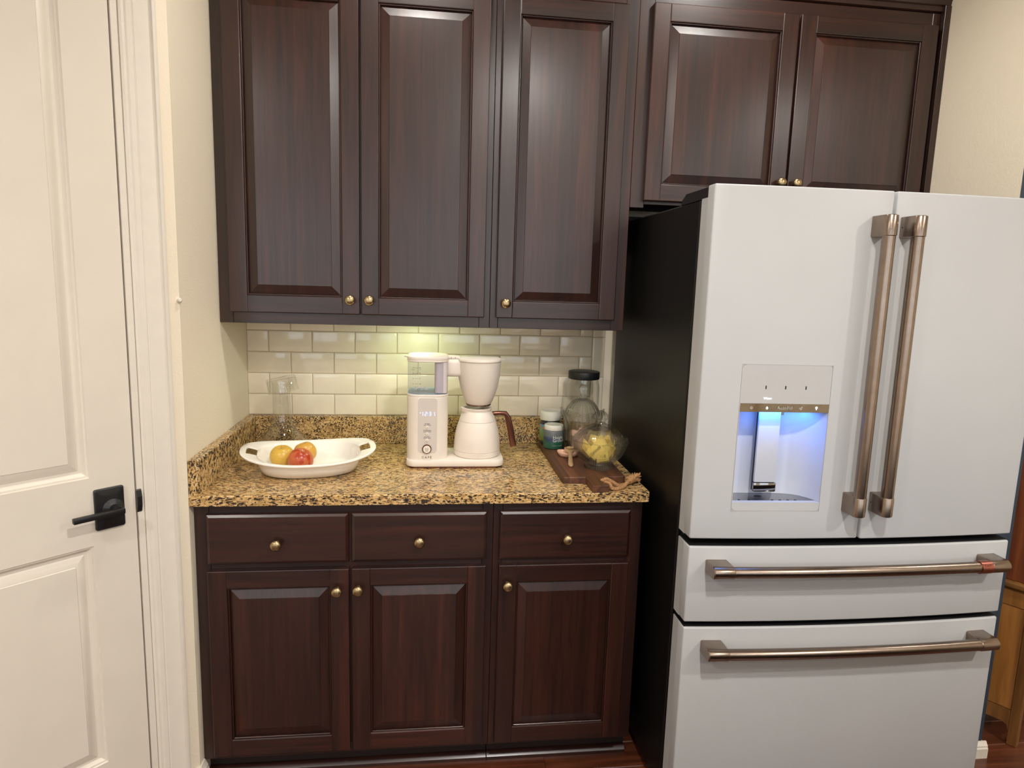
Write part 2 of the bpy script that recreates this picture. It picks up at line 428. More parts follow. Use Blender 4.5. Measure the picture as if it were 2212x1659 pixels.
# rear wall with two windows
bm = BM()
ed = [-2.3] + [v for w_ in WINS for v in w_] + [4.7]
for a, b_ in zip(ed[::2], ed[1::2]): box(bm, a, b_, -5.42, -5.3, 0, CEIL)
for a, b_ in WINS: box(bm, a, b_, -5.42, -5.3, 0, WZ0); box(bm, a, b_, -5.42, -5.3, WZ1, CEIL)
struct('wall_rear', bm, M['wall'])
for k, (a, b_) in enumerate(WINS):
    bm = BM()
    for q in ((a, a + .05, WZ0, WZ1), (b_ - .05, b_, WZ0, WZ1), (a + .05, b_ - .05, WZ0, WZ0 + .05), (a + .05, b_ - .05, WZ1 - .05, WZ1), ((a + b_) / 2 - .02, (a + b_) / 2 + .02, WZ0 + .05, WZ1 - .05)):
        box(bm, q[0], q[1], -5.39, -5.33, q[2], q[3])
    wn = struct('window_%d' % (k + 1), bm, M['trim'])
    bm = BM(); box(bm, a + .05, b_ - .05, -5.363, -5.357, WZ0 + .05, WZ1 - .05); finish('pane', bm, M['glass'], wn, smooth=0)
bm = BM(); box(bm, -2.3, 4.7, -5.3, .3, CEIL, CEIL + .1); struct('ceiling', bm, M['ceil'])
# stub wall on the right of the fridge: cream cheek, navy end and far side
bm = BM(); box(bm, 2.375, 2.515, -.695, .2, 0, CEIL)
bm.faces.ensure_lookup_table()
ws = struct('wall_right', bm, [M['wall'], M['navy']], smooth=0)
for p in ws.data.polygons:
    if p.normal.y < -.5 or p.normal.x > .5: p.material_index = 1
def bb_prof(h): return [(0, 0), (.015, 0), (.015, h * .62), (.012, h * .7), (.012, h * .78), (.007, h * .9), (.004, h), (0, h)]
bm = BM(); prism(bm, [(-.695 - a, b_) for a, b_ in bb_prof(.055)], 'x', 2.375, 2.53)
prism(bm, [(2.515 + a, b_) for a, b_ in bb_prof(.055)], 'y', -.695, .1)
struct('baseboard_right', bm, M['trim'], smooth=0)
bm = BM()
h = bb_prof(.083)
A = []
for s in (0, .036):
    A.append([bm.verts.new(DG(s if s else -.0, a, z) if s else Vector((a * .98, -.645 - a * .41, z))) for a, z in h])
A.insert(0, [bm.verts.new((a, -.612, z)) for a, z in h])
for P, Q in zip(A, A[1:]):
    for k in range(len(h)): bm.faces.new((P[k], P[(k + 1) % len(h)], Q[(k + 1) % len(h)], Q[k]))
bm.faces.new(A[0]); bm.faces.new(A[-1][::-1])
struct('baseboard_left', bm, M['trim'], smooth=0)
# door casing, jamb
bm = BM()
def casing(s0, sgn, z1):
    pr = [(0, 0), (0, .020), (.004, .022), (.010, .022), (.012, .016), (.016, .015), (.050, .013), (.053, .0105), (.056, .0125), (.066, .0115), (.070, .008), (.076, .0085), (.081, .006), (.081, 0)]
    rings = [[DG(s0 + sgn * a, d, z) for a, d in pr] for z in (0, z1)]
    loft(bm, rings)
casing(.036, 1, 2.55); casing(DOOR1 + .102, -1, 2.55)
box(bm, .117, DOOR1 + .02, 0, .015, 2.46, 2.54, T=TD)
struct('trim_1', bm, M['trim'], smooth=30)
bm = BM(); box(bm, .1175, DOOR0 - .004, -.11, .003, 0, 2.46, .001, T=TD); box(bm, DOOR1 + .004, DOOR1 + .0205, -.11, .003, 0, 2.46, .001, T=TD)
box(bm, .13, DOOR0 + .01, -.11, -.05, 0, 2.45, T=TD)
struct('trim_2', bm, M['trim'], smooth=0)
# pantry door
def panel_grid(bm, xs, zs, holes, prof, T, back):
    """flat face in (x,z) with moulded panels; prof: (inset, depth) rings inwards"""
    for i in range(len(xs) - 1):
        for j in range(len(zs) - 1):
            if (i, j) in holes:
                x0, x1, za, zb = xs[i], xs[i + 1], zs[j], zs[j + 1]
                prev = None
                for ins, dep in prof:
                    ring = [bm.verts.new(T(Vector((a, dep, c)))) for a, c in ((x0 + ins, za + ins), (x1 - ins, za + ins), (x1 - ins, zb - ins), (x0 + ins, zb - ins))]
                    if prev:
                        for k in range(4): bm.faces.new((prev[k], prev[(k + 1) % 4], ring[(k + 1) % 4], ring[k]))
                    prev = ring
                bm.faces.new(prev)
            else:
                bm.faces.new([bm.verts.new(T(Vector((a, 0, c)))) for a, c in ((xs[i], zs[j]), (xs[i + 1], zs[j]), (xs[i + 1], zs[j + 1]), (xs[i], zs[j + 1]))])
    x0, x1, za, zb = xs[0], xs[-1], zs[0], zs[-1]
    F = [bm.verts.new(T(Vector((a, 0, c)))) for a, c in ((x0, za), (x1, za), (x1, zb), (x0, zb))]
    Bk = [bm.verts.new(T(Vector((a, back, c)))) for a, c in ((x0, za), (x1, za), (x1, zb), (x0, zb))]
    for k in range(4): bm.faces.new((F[k], F[(k + 1) % 4], Bk[(k + 1) % 4], Bk[k]))
    bm.faces.new(Bk)
    bmesh.ops.remove_doubles(bm, verts=bm.verts, dist=1e-5)
dprof = [(0, 0), (.002, -.0035), (.006, -.0045), (.009, -.0085), (.014, -.0115), (.020, -.0118), (.040, -.0022), (.0432, -.0016), (.0445, -.0002)]
bm = BM(); panel_grid(bm, [DOOR0, .241, .647, DOOR1], [.012, .243, .843, 1.019, 2.30, 2.445], {(1, 1), (1, 3)}, dprof, TD, -.036)
door = struct('door_1', bm, M['doorp'], smooth=25)
handle = thing('door_handle', DG(.2, .01, .934), None, None); handle.parent = door; handle.location = DG(.2, .01, .934) - Vector(door.location)
bm = BM()
rp = rrect(.167, .236, .881, .987, .005, 3)
rings = [[DG(a, d, z) for a, z in rrect(.167 + q, .236 - q, .881 + q, .987 - q, .005, 3)] for d, q in ((0, 0), (.006, 0), (.009, .002))]
rings.append([DG(.2015 + (a - .2015) * .55, .0125, .934 + (z - .934) * .7) for a, z in rrect(.169, .234, .883, .985, .005, 3)])
loft(bm, rings); finish('rosette_plate', bm, M['black'], handle, smooth=30)
bm = BM(); tube(bm, [DG(.197, .010, .934), DG(.197, .017, .934), DG(.197, .022, .934), DG(.197, .048, .934)], [.027, .019, .0125, .0115], 24); finish('spindle', bm, M['black'], handle)
bm = BM(); box(bm, .184, .300, .042, .056, .927, .941, .0025, 2, TD); finish('lever', bm, M['black'], handle, smooth=30)
bm = BM(); prism(bm, [(.905, .002), (.907, .006), (.925, .010), (.95, .010), (.966, .005), (.967, .002)], 'y', 0, 1)
bm.free(); bm = BM()
loft(bm, [[DG(s, d + e, z) for z, d in ((.905, .0032), (.909, .006), (.925, .010), (.948, .010), (.964, .006), (.967, .0032))] for s, e in ((.1245, 0), (.1365, 0))])
finish('strike_plate', bm, M['black'], door, smooth=0)
bm = BM(); tube(bm, [Vector((-.002, -.642, 1.456)), Vector((.004, -.652, 1.456)), Vector((.006, -.655, 1.456))], [.0065, .006, .003], 16)
tag(finish('wall_bumper', bm, M['jlid']), 'tiny round white bumper stuck on the wall corner left of the cabinets', 'bumper')

# ------------------------------------------------------------------ cabinets
knob_me = None
def knob(x, y, z, parent):
    global knob_me
    if knob_me is None:
        bm = BM(); lathe(bm, [(0, 0), (.008, 0), (.0075, .006), (.0055, .010), (.0065, .014), (.0125, .016), (.0152, .0195), (.0158, .023), (.0145, .027), (.010, .030), (.005, .0312), (0, .0315)], seg=28)
        bmesh.ops.rotate(bm, verts=bm.verts, matrix=Matrix.Rotation(R(90), 3, 'X'))
        o = finish('knob', bm, M['brass'], None, origin=(0, 0, 0)); knob_me = o.data
    else:
        o = bpy.data.objects.new('knob', knob_me); C.objects.link(o)
    o.parent = parent; o.location = Vector((x, y, z)) - wpos(parent); o['label'] = 'round brass knob'
    return o
def cab_door(x0, x1, z0, z1, yb, parent, sw=.055, rw=.055, bev=.032, kn=None):
    """frame-and-raised-panel door, back at yb, 20 mm thick towards -y"""
    yf = yb - .020
    root = bpy.data.objects.new('door', None); C.objects.link(root); root.parent = parent; root.empty_display_size = .05
    root.location = Vector(((x0 + x1) / 2, yb, z0)) - wpos(parent)
    for a, b_ in ((x0, x0 + sw), (x1 - sw, x1)):
        bm = BM(); box(bm, a, b_, yf, yb, z0, z1, .003, 2); finish('stile', bm, M['wz'], root, smooth=12)
    for a, b_ in ((z0, z0 + rw), (z1 - rw, z1)):
        bm = BM(); box(bm, x0 + sw - .002, x1 - sw + .002, yf + .0003, yb, a, b_, .003, 2); finish('rail', bm, M['wx'], root, smooth=12)
    px0, px1, pz0, pz1 = x0 + sw, x1 - sw, z0 + rw, z1 - rw
    bm = BM(); prev = None
    for ins, y in ((-.004, yb - .004), (-.004, yf + .012), (.0, yf + .012), (.004, yf + .0115), (bev, yf + .0035), (bev + .0008, yf + .0022)):
        ring = [bm.verts.new((a, y, c)) for a, c in ((px0 + ins, pz0 + ins), (px1 - ins, pz0 + ins), (px1 - ins, pz1 - ins), (px0 + ins, pz1 - ins))]
        if prev:
            for k in range(4): bm.faces.new((prev[k], prev[(k + 1) % 4], ring[(k + 1) % 4], ring[k]))
        else: bm.faces.new(ring[::-1])
        prev = ring
    bm.faces.new(prev)
    finish('panel', bm, M['wpan'], root, smooth=5)
    # moulded bead inside the frame
    bm = BM()
    for a, b_, c, d in ((px0, px0 + .004, pz0, pz1), (px1 - .004, px1, pz0, pz1), (px0 + .004, px1 - .004, pz0, pz0 + .004), (px0 + .004, px1 - .004, pz1 - .004, pz1)):
        box(bm, a, b_, yf + .004, yf + .0115, c, d, .0012)
    finish('bead', bm, M['wz'], root, smooth=30)
    if kn: knob(kn[0], yf, kn[1], root)
    return root
def frame_boxes(name, boxes, parent, m=None, bev=.0012):
    bm = BM()
    for b_ in boxes: box(bm, *b_, bev)
    return finish(name, bm, m or M['wz'], parent, smooth=30)
YU, YD = -.305, -.305        # frame face, door back
UB = 1.376; UT = 2.462
def upper(name, x0, x1, frame, doors, label, zb=UB, side_x=None):
    t = thing(name, ((x0 + x1) / 2, 0, zb), label, 'cabinet', None)
    bm = BM(); box(bm, x0 + .001, x1 - .001, YU + .019, -.001, zb + .022, UT); finish('carcass', bm, M['wdark'], t, smooth=0)
    for fx in frame: frame_boxes(fx[0], [fx[1]], t, M['wx'] if fx[0] == 'frame_rail' else M['wz'])
    for d in doors: cab_door(*d[0], YD, t, kn=d[1])
    return t
upper('wall_cabinet', .001, .857, [('frame_stile', (.001, .042, YU, YU + .019, UB, UT)), ('frame_stile', (.822, .857, YU, YU + .019, UB, UT)), ('frame_stile', (.425, .455, YU, YU + .019, UB + .042, UT - .05)),
      ('frame_rail', (.042, .822, YU + .0003, YU + .019, UB, UB + .042)), ('frame_rail', (.042, .822, YU + .0003, YU + .019, UT - .05, UT))],
      [((.036, .437, 1.411, 2.405), (.408, 1.4575)), ((.442, .838, 1.411, 2.405), (.4677, 1.4575))], 'dark brown two-door wall cabinet with brass knobs above the fruit bowl')
upper('wall_cabinet', .8575, 1.314, [('frame_stile', (.8575, .885, YU, YU + .019, UB, UT)), ('frame_stile', (1.270, 1.314, YU, YU + .019, UB, UT)),
      ('frame_rail', (.885, 1.270, YU + .0003, YU + .019, UB, UB + .042)), ('frame_rail', (.885, 1.270, YU + .0003, YU + .019, UT - .05, UT))],
      [((.8765, 1.278, 1.411, 2.405), (.907, 1.460))], 'dark brown single-door wall cabinet between the two-door cabinet and the fridge')
FZ = 1.786
ft = upper('wall_cabinet', 1.3145, 2.352, [('frame_stile', (1.3145, 1.362, YU, YU + .019, FZ, UT)), ('frame_stile', (2.325, 2.352, YU, YU + .019, FZ, UT)), ('frame_stile', (1.836, 1.858, YU, YU + .019, FZ + .03, UT - .04)),
      ('frame_rail', (1.362, 2.325, YU + .0003, YU + .019, FZ + .012, FZ + .042)), ('frame_rail', (1.362, 2.325, YU + .0003, YU + .019, UT - .045, UT))],
      [((1.356, 1.8425, 1.808, 2.418), (1.819, 1.884)), ((1.850, 2.336, 1.808, 2.418), (1.874, 1.884))], 'wide short dark brown cabinet with two doors mounted above the fridge', zb=FZ)
bm = BM(); box(bm, 2.3525, 2.3745, -.324, -.001, FZ - .3, UT + .02, .001); finish('filler_strip', bm, M['wz'], ft, smooth=0)
bm = BM(); box(bm, 1.3145, 1.345, -.03, -.001, 1.70, FZ - .002); box(bm, 1.345, 2.34, -.03, -.001, 1.72, FZ - .002); finish('wall_shade_strip', bm, M['wdark'], ft, smooth=0)  # dark boxes standing in for the shade on the back wall under this cabinet
bm = BM(); prism(bm, [(-.286, UT + .001), (-.306, UT + .001), (-.313, UT + .004), (-.314, UT + .018), (-.320, UT + .022), (-.322, UT + .034), (-.336, UT + .052), (-.356, UT + .075), (-.366, UT + .10), (-.368, UT + .118), (-.374, UT + .122), (-.374, UT + .138), (-.286, UT + .138)], 'x', .001, 2.3745)
struct('trim_3', bm, M['wx'], smooth=30)
# base cabinets
YB = -.610; BZ0, BZ1 = .078, .8835
def base(x0, x1, frame, doors, drawers, label):
    t = thing('base_cabinet', ((x0 + x1) / 2, -.3, 0), label, 'cabinet')
    bm = BM(); box(bm, x0 + .001, x1 - .001, YB + .019, .003, BZ0 + .002, BZ1 - .002); finish('carcass', bm, M['wdark'], t, smooth=0)
    bm = BM(); box(bm, x0 + .001, x1 - .001, -.56, .003, 0.0, BZ0 + .001); finish('toe_kick', bm, M['wdark'], t, smooth=0)
    bm = BM(); prism(bm, [(-.5605, 0), (-.582, 0), (-.581, .010), (-.574, .017), (-.566, .021), (-.5605, .022)], 'x', x0 + .001, x1 - .001); finish('shoe_moulding', bm, M['wx'], t, smooth=30)
    for fx in frame: frame_boxes(fx[0], [fx[1]], t, M['wx'] if fx[0] == 'frame_rail' else M['wz'])
    for d in doors: cab_door(*d[0], YB, t, kn=d[1])
    for (a, b_, c, d), kn in drawers:
        bm = BM(); yf = YB - .020
        loft(bm, [[(x, y, z) for x, z in ((a + i, c + i), (b_ - i, c + i), (b_ - i, d - i), (a + i, d - i))] for y, i in ((YB, 0), (yf + .007, 0), (yf + .004, .002), (yf, .009))])
        o = finish('drawer', bm, M['wx'], t, smooth=0); knob(kn[0], yf, kn[1], o)
    return t
base(.001, .857, [('frame_stile', (.001, .042, YB, YB + .019, BZ0, BZ1)), ('frame_stile', (.825, .857, YB, YB + .019, BZ0, BZ1)), ('frame_stile', (.420, .456, YB, YB + .019, BZ0 + .03, BZ1 - .03)),
      ('frame_rail', (.042, .825, YB + .0003, YB + .019, BZ0, BZ0 + .03)), ('frame_rail', (.042, .825, YB + .0003, YB + .019, .675, .715)), ('frame_rail', (.042, .825, YB + .0003, YB + .019, BZ1 - .04, BZ1))],
     [((.035, .4335, .097, .685), (.4004, .622)), ((.441, .837, .097, .685), (.4605, .624))], [((.037, .4335, .7035, .8545), (.232, .768)), ((.441, .837, .7035, .8545), (.638, .769))], 'wider dark base cabinet with two doors and two drawers, on the left')
base(.8575, 1.318, [('frame_stile', (.8575, .885, YB, YB + .019, BZ0, BZ1)), ('frame_stile', (1.270, 1.318, YB, YB + .019, BZ0, BZ1)),
      ('frame_rail', (.885, 1.270, YB + .0003, YB + .019, BZ0, BZ0 + .03)), ('frame_rail', (.885, 1.270, YB + .0003, YB + .019, .675, .715)), ('frame_rail', (.885, 1.270, YB + .0003, YB + .019, BZ1 - .04, BZ1))],
     [((.876, 1.279, .094, .685), (.9025, .6255))], [((.8755, 1.278, .7025, .8545), (1.080, .7695))], 'narrow dark base cabinet with one door and one drawer, beside the fridge')
# granite
ct = thing('countertop', (.66, -.3, .884), 'speckled gold and black granite countertop with low backsplashes', 'countertop')
bm = BM(); pts = [(.0005, .0034), (.0005, -.644), (1.318, -.644), (1.326, -.641), (1.330, -.632), (1.330, .0034)]
loft(bm, [[(x, y, .884) for x, y in pts], [(x, y, .911) for x, y in pts], [(x + (.003 if x < .1 and False else 0) - (.0025 if x > 1.3 else 0), y + (.003 if y < -.6 else 0), .914) for x, y in pts]])
finish('slab', bm, M['gr_top'], ct, smooth=30)
bm = BM(); box(bm, .0305, 1.33, -.030, .0034, .9142, 1.016, .0015); finish('back_upstand', bm, M['gr_back'], ct, smooth=30)
bm = BM(); box(bm, .0005, .030, -.643, .0034, .9142, 1.016, .0015); finish('side_upstand', bm, M['gr_left'], ct, smooth=30)

# ------------------------------------------------------------------ refrigerator
FX0, FX1 = 1.360, 2.317
def Yf(x):
    t = (x - FX0) / (FX1 - FX0); return -.885 - .018 * (1 - (2 * t - 1) ** 2)
def FT(v): return Vector((v[0], Yf(v[0]) + v[1], v[2]))     # (x, depth behind the bowed front, z)
YMID, YDB = -.845, -.806
fr = thing('refrigerator', ((FX0 + FX1) / 2, -.45, 0), 'white and black four-door refrigerator with bronze bar handles and a lit water dispenser', 'refrigerator')
bm = BM(); box(bm, FX0, FX1, -.795, -.06, .022, 1.757, .004); finish('case', bm, M['fside'], fr, smooth=30)
bm = BM(); box(bm, FX0 + .012, FX1 - .004, -.806, -.794, .09, 1.75); finish('gasket', bm, M['fgap'], fr, smooth=0)
bm = BM(); box(bm, FX0 + .02, FX1 - .02, -.80, -.78, .005, .085); finish('toe_grille', bm, M['blackp'], fr, smooth=0)
for a in (FX0 + .05, FX1 - .05):
    for yy in (-.72, -.14):
        bm = BM(); cyl(bm, (a, yy, 0), (a, yy, .024), .02, 14); finish('foot', bm, M['blackp'], fr)
for x0, x1 in ((FX0 + .001, FX0 + .075), (FX1 - .075, FX1 - .001)):
    bm = BM(); prism(bm, [(-.655, 1.7572), (-.846, 1.7572), (-.846, 1.784), (-.800, 1.784), (-.690, 1.784), (-.662, 1.770)], 'x', x0, x1)
    finish('hinge_cover', bm, M['blackp'], fr, smooth=0)
def slab(x0, x1, z0, z1, hole=None, notch=None, label=None, name='door'):
    nx = max(6, int((x1 - x0) / .035)); xs = [x0 + (x1 - x0) * k / nx for k in range(nx + 1)]; zs = [z0, z1]
    if hole:
        xs = sorted([x for x in xs if all(abs(x - h) > .012 for h in hole[:2])] + list(hole[:2])); zs = [z0, hole[2], hole[3], z1]
    def inh(i, j): return hole and xs[i] >= hole[0] - 1e-6 and xs[i + 1] <= hole[1] + 1e-6 and zs[j] >= hole[2] - 1e-6 and zs[j + 1] <= hole[3] + 1e-6
    bm = BM(); F = {}; B = {}
    for i, x in enumerate(xs):
        for j, z in enumerate(zs):
            F[i, j] = bm.verts.new((x, Yf(x), z)); B[i, j] = bm.verts.new((x, YMID, z))
    cells = [(i, j) for i in range(len(xs) - 1) for j in range(len(zs) - 1) if not inh(i, j)]
    cnt = {}
    for i, j in cells:
        q = ((i, j), (i + 1, j), (i + 1, j + 1), (i, j + 1))
        bm.faces.new([F[k] for k in q]); bm.faces.new([B[k] for k in q][::-1])
        for a, b_ in zip(q, q[1:] + q[:1]):
            key = tuple(sorted((a, b_))); cnt[key] = cnt.get(key, 0) + 1
    for (a, b_), c in cnt.items():
        if c == 1: bm.faces.new((F[a], F[b_], B[b_], B[a]))
    bmesh.ops.recalc_face_normals(bm, faces=bm.faces)
    nx_, nz_ = len(xs) - 1, len(zs) - 1
    es = []
    for e in bm.edges:
        ks = [v for v in e.verts]
        if all(abs(v.co.y - Yf(v.co.x)) < 1e-5 for v in ks):
            if all(abs(v.co.z - z0) < 1e-6 for v in ks) or all(abs(v.co.z - z1) < 1e-6 for v in ks) or all(abs(v.co.x - x0) < 1e-6 for v in ks) or all(abs(v.co.x - x1) < 1e-6 for v in ks): es.append(e)
        elif all(abs(v.co.x - x0) < 1e-6 or abs(v.co.x - x1) < 1e-6 for v in ks) and abs(ks[0].co.z - ks[1].co.z) < 1e-6 and (abs(ks[0].co.z - z0) < 1e-6 or abs(ks[0].co.z - z1) < 1e-6): es.append(e)
    bmesh.ops.bevel(bm, geom=es, offset=.0045, segments=3, affect='EDGES', profile=.5)
    # rear half
    zt = z1 - .030 if notch else z1
    if hole:
        hx0, hx1, hz0, hz1 = hole
        box(bm, x0, hx0, YMID, YDB, z0, zt); box(bm, hx1, x1, YMID, YDB, z0, zt); box(bm, hx0, hx1, YMID, YDB, z0, hz0); box(bm, hx0, hx1, YMID, YDB, hz1, zt)
    else: box(bm, x0, x1, YMID, YDB, z0, zt)
    if notch == 'l': box(bm, x0 + .078, x1, YMID, YDB, zt, z1)
    if notch == 'r': box(bm, x0, x1 - .078, YMID, YDB, zt, z1)
    o = finish(name, bm, M['fwhite'], fr, smooth=35)
    if label: o['label'] = label
    return o
HX0, HX1, HZ0, HZ1 = 1.4660, 1.7125, .9410, 1.3395
ld = slab(FX0, 1.8315, .8625, 1.788, (HX0, HX1, HZ0, HZ1), 'l', 'left upper fridge door with the dispenser')
rd = slab(1.8395, FX1, .8605, 1.788, None, 'r', 'right upper fridge door')
d1 = slab(FX0 + .001, FX1 - .001, .623, .8405, name='drawer', label='upper fridge drawer')
d2 = slab(FX0 + .002, FX1 - .002, .095, .6065, name='drawer', label='lower fridge drawer')
for zt_ in (.8405, .6065):      # black seals lying on the drawer tops, filling the dark gaps
    bm = BM(); xs_ = [FX0 + .004 + (FX1 - FX0 - .008) * k / 24 for k in range(25)]
    loft(bm, [[(x, Yf(x) + .0065, z) for x in xs_] + [(xs_[-1], -.8065, z), (xs_[0], -.8065, z)] for z in (zt_ + .0003, zt_ + .0025)])
    finish('seal', bm, M['fgap'], fr, smooth=0)
# handles
def vhandle(x, z0, z1, label):
    h = bpy.data.objects.new('handle', None); C.objects.link(h); h.parent = fr; h.location = Vector((x, Yf(x), z0)) - wpos(fr); h['label'] = label
    for za, zb in ((z0, z0 + .053), (z1 - .053, z1)):
        bm = BM(); yo = Yf(x) - .046
        out = [(x - .0178, Yf(x) - .0003), (x - .0178, yo)] + [(x - .0178 * math.cos(R(a)), yo - .0178 * math.sin(R(a))) for a in range(15, 180, 15)] + [(x + .0178, yo), (x + .0178, Yf(x) - .0003)]
        q = .0025
        def sh(s): return [(x + (a - x) * (1 - s / .0178), b_ if b_ > yo else yo + (b_ - yo) * (1 - s / .0178)) for a, b_ in out]
        loft(bm, [[(a, b_, z) for a, b_ in sh(s)] for z, s in ((za, q), (za + q * .6, q * .3), (za + q, 0), (zb - q, 0), (zb - q * .4, q * .3), (zb, q))])
        finish('end_block', bm, M['bronze'], h, smooth=30)
    bm = BM(); cyl(bm, (x, Yf(x) - .046, z0 + .05), (x, Yf(x) - .046, z1 - .05), .0160, 28); finish('bar', bm, M['bronze'], h, smooth=40)
    return h
vhandle(1.7935, .9425, 1.7235, 'left vertical bronze bar handle')
hr = vhandle(1.8720, .9425, 1.7240, 'right vertical bronze bar handle')
for z in (.969, 1.697):
    bm = BM(); cyl(bm, (1.8545, -.912, z), (1.854, -.912, z), .0022, 10); finish('set_screw', bm, M['blackp'], hr, smooth=0)
def hhandle(z, x0, x1, band=False):
    h = bpy.data.objects.new('handle', None); C.objects.link(h); h.parent = fr; h.location = Vector((x0, Yf(x0), z)) - wpos(fr)
    h['label'] = 'upper horizontal bronze bar handle with copper band' if band else 'lower horizontal bronze bar handle'
    for xa, xb in ((x0, x0 + .058), (x1 - .058, x1)):
        bm = BM(); rings = []
        for x, s in ((xa, .0025), (xa + .0015, .0008), (xa + .0025, 0), (xb - .0025, 0), (xb - .0008, .0008), (xb, .0025)):
            yo = Yf(x) - .046; r_ = .0175 - s
            rings.append([(x, Yf(x) - .0003, z - r_), (x, yo, z - r_)] + [(x, yo - r_ * math.sin(R(a)), z - r_ * math.cos(R(a))) for a in range(15, 180, 15)] + [(x, yo, z + r_), (x, Yf(x) - .0003, z + r_)])
        loft(bm, rings); finish('end_block', bm, M['bronze'], h, smooth=30)
    bm = BM(); tube(bm, [(x, Yf(x) - .046, z) for x in [x0 + .05 + (x1 - x0 - .1) * k / 24 for k in range(25)]], .0158, 24); finish('bar', bm, M['bronze'], h, smooth=40)
    if band:
        xa, xb = x1 - .094, x1 - .0585
        bm = BM(); tube(bm, [(xa, Yf(xa) - .046, z), (xb, Yf(xb) - .046, z)], .0182, 28); finish('band', bm, M['copper'], h, smooth=40)
        def bd(p):
            a = (p.z - z) / .0184; return Vector((p.x, Yf(p.x) - .046 - .0184 * math.cos(a + .55), z + .0184 * math.sin(a + .55)))
        lettering('CAFÉ', .0085, ((xa + xb) / 2, 0, z), M['rose'], h, bend=bd, space=1.15)
    return h
hhandle(.7870, 1.4085, 2.2715, True)
hhandle(.5525, 1.4115, 2.2735)
# dispenser
dp = bpy.data.objects.new('dispenser', None); C.objects.link(dp); dp.parent = fr; dp.location = Vector((1.589, Yf(1.589), .94)) - wpos(fr); dp['label'] = 'recessed dispenser with a blue-lit niche'
g = .0008
def rr2(x0, x1, z0, z1, top, r=.010):
    p = rrect(x0, x1, z0, z1, r, 5)
    out = []
    for a, b_ in p:
        if top and b_ < z0 + r: b_ = z0; a = x0 if a < (x0 + x1) / 2 else x1
        if not top and b_ > z1 - r: b_ = z1; a = x0 if a < (x0 + x1) / 2 else x1
        if not out or (abs(out[-1][0] - a) + abs(out[-1][1] - b_)) > 1e-6: out.append((a, b_))
    return out
def plate(name, outline, e0, e1, m):
    bm = BM()
    loft(bm, [[FT((a, e, b_)) for a, b_ in outline] for e in (e1, e0)]); return finish(name, bm, m, dp, smooth=20)
bm = BM()
for q in ((HX0, HX0 + .0018, HZ0, HZ1), (HX1 - .0018, HX1, HZ0, HZ1), (HX0 + .0018, HX1 - .0018, HZ1 - .0018, HZ1), (HX0 + .0018, HX1 - .0018, HZ0, HZ0 + .0018)):
    box(bm, q[0] + .0002, q[1] - .0002 if q[1] == HX1 else q[1], -.0012, .006, q[2], q[3], 0, 1, FT)
for cx_, sx_ in ((HX0 + .0018, 1), (HX1 - .0018, -1)):
    for cz_, sz_ in ((HZ0 + .0018, 1), (HZ1 - .0018, -1)):
        box(bm, min(cx_, cx_ + sx_ * .007), max(cx_, cx_ + sx_ * .007), .0008, .004, min(cz_, cz_ + sz_ * .007), max(cz_, cz_ + sz_ * .007), 0, 1, FT)
finish('bezel', bm, M['dpanel'], dp, smooth=0)
plate('control_panel', rr2(HX0 + .002, HX1 - .002, 1.2352, HZ1 - .002, True), -.0006, .012, M['dpanel'])
plate('mirror_strip', [(HX0 + .002, 1.2125), (HX1 - .002, 1.2125), (HX1 - .002, 1.2348), (HX0 + .002, 1.2348)], -.0004, .012, M['mirror'])
plate('lip', rr2(HX0 + .002, HX1 - .002, HZ0 + .002, .9658, False), -.0008, .016, M['fwhite'])
bm = BM()
plan = [(HX0 + .002, 0.0)] + [(1.4745, .07), (1.478, .078), (1.486, .081)] + [(1.50 + .012 * k, .082) for k in range(9)] + [(1.62, .0815), (1.645, .078), (1.67, .070), (1.688, .056), (1.700, .038), (1.707, .018), (HX1 - .002, 0.0)]
loft(bm, [[FT((a, e, z)) for a, e in plan] for z in (.966, 1.2125)], cap=False, closed=False)
finish('niche', bm, M['dwhite'], dp, smooth=40)
bm = BM(); lo = [bm.verts.new(FT((a, e, .9657))) for a, e in plan]; bm.faces.new(lo); finish('tray', bm, M['chrome'], dp, smooth=0)
bm = BM(); hi = [bm.verts.new(FT((a, e, 1.2128))) for a, e in plan]; bm.faces.new(hi); finish('niche_roof', bm, M['dwhite'], dp, smooth=0)
for x in (1.497, 1.525, 1.590, 1.612, 1.634, 1.655):
    bm = BM(); loft(bm, [[FT((x + .004 * math.cos(R(t)), .022 + .003 * math.sin(R(t)), z)) for t in range(0, 360, 45)] for z in (.9657, .9662)]); finish('drain_hole', bm, M['fgap'], dp, smooth=0)
bm = BM(); loft(bm, [[FT((1.565 + .011 * math.cos(R(t)), .055 + .006 * math.sin(R(t)), z)) for t in range(0, 360, 30)] for z in (.9657, .9662)]); finish('drain_hole', bm, M['fgap'], dp, smooth=0)
bm = BM(); box(bm, 1.5462, 1.6105, .0562, .060, .983, 1.2115, .0005, 1, FT); finish('paddle_back', bm, M['blackp'], dp, smooth=0)
bm = BM(); box(bm, 1.5475, 1.6075, .0465, .056, 1.0075, 1.208, .002, 2, FT); finish('paddle', bm, M['dwhite'], dp, smooth=30)
bm = BM(); box(bm, 1.5462, 1.6105, .046, .0558, .980, 1.0068, .003, 2, FT); finish('paddle_foot', bm, M['chrome'], dp, smooth=30)
bm = BM(); cyl(bm, FT((1.612, .05, 1.196)), FT((1.612, .05, 1.2125)), .004, 12); finish('nozzle', bm, M['chrome'], dp)
for x in (1.5339, 1.5870, 1.6425):
    bm = BM(); box(bm, x - .0013, x + .0013, -.0012, .002, 1.2738, 1.2830, .0008, 2, FT); finish('indicator', bm, M['fgap'], dp, smooth=0)
def fb(off): return lambda p: Vector((p.x, Yf(p.x) - off, p.z))
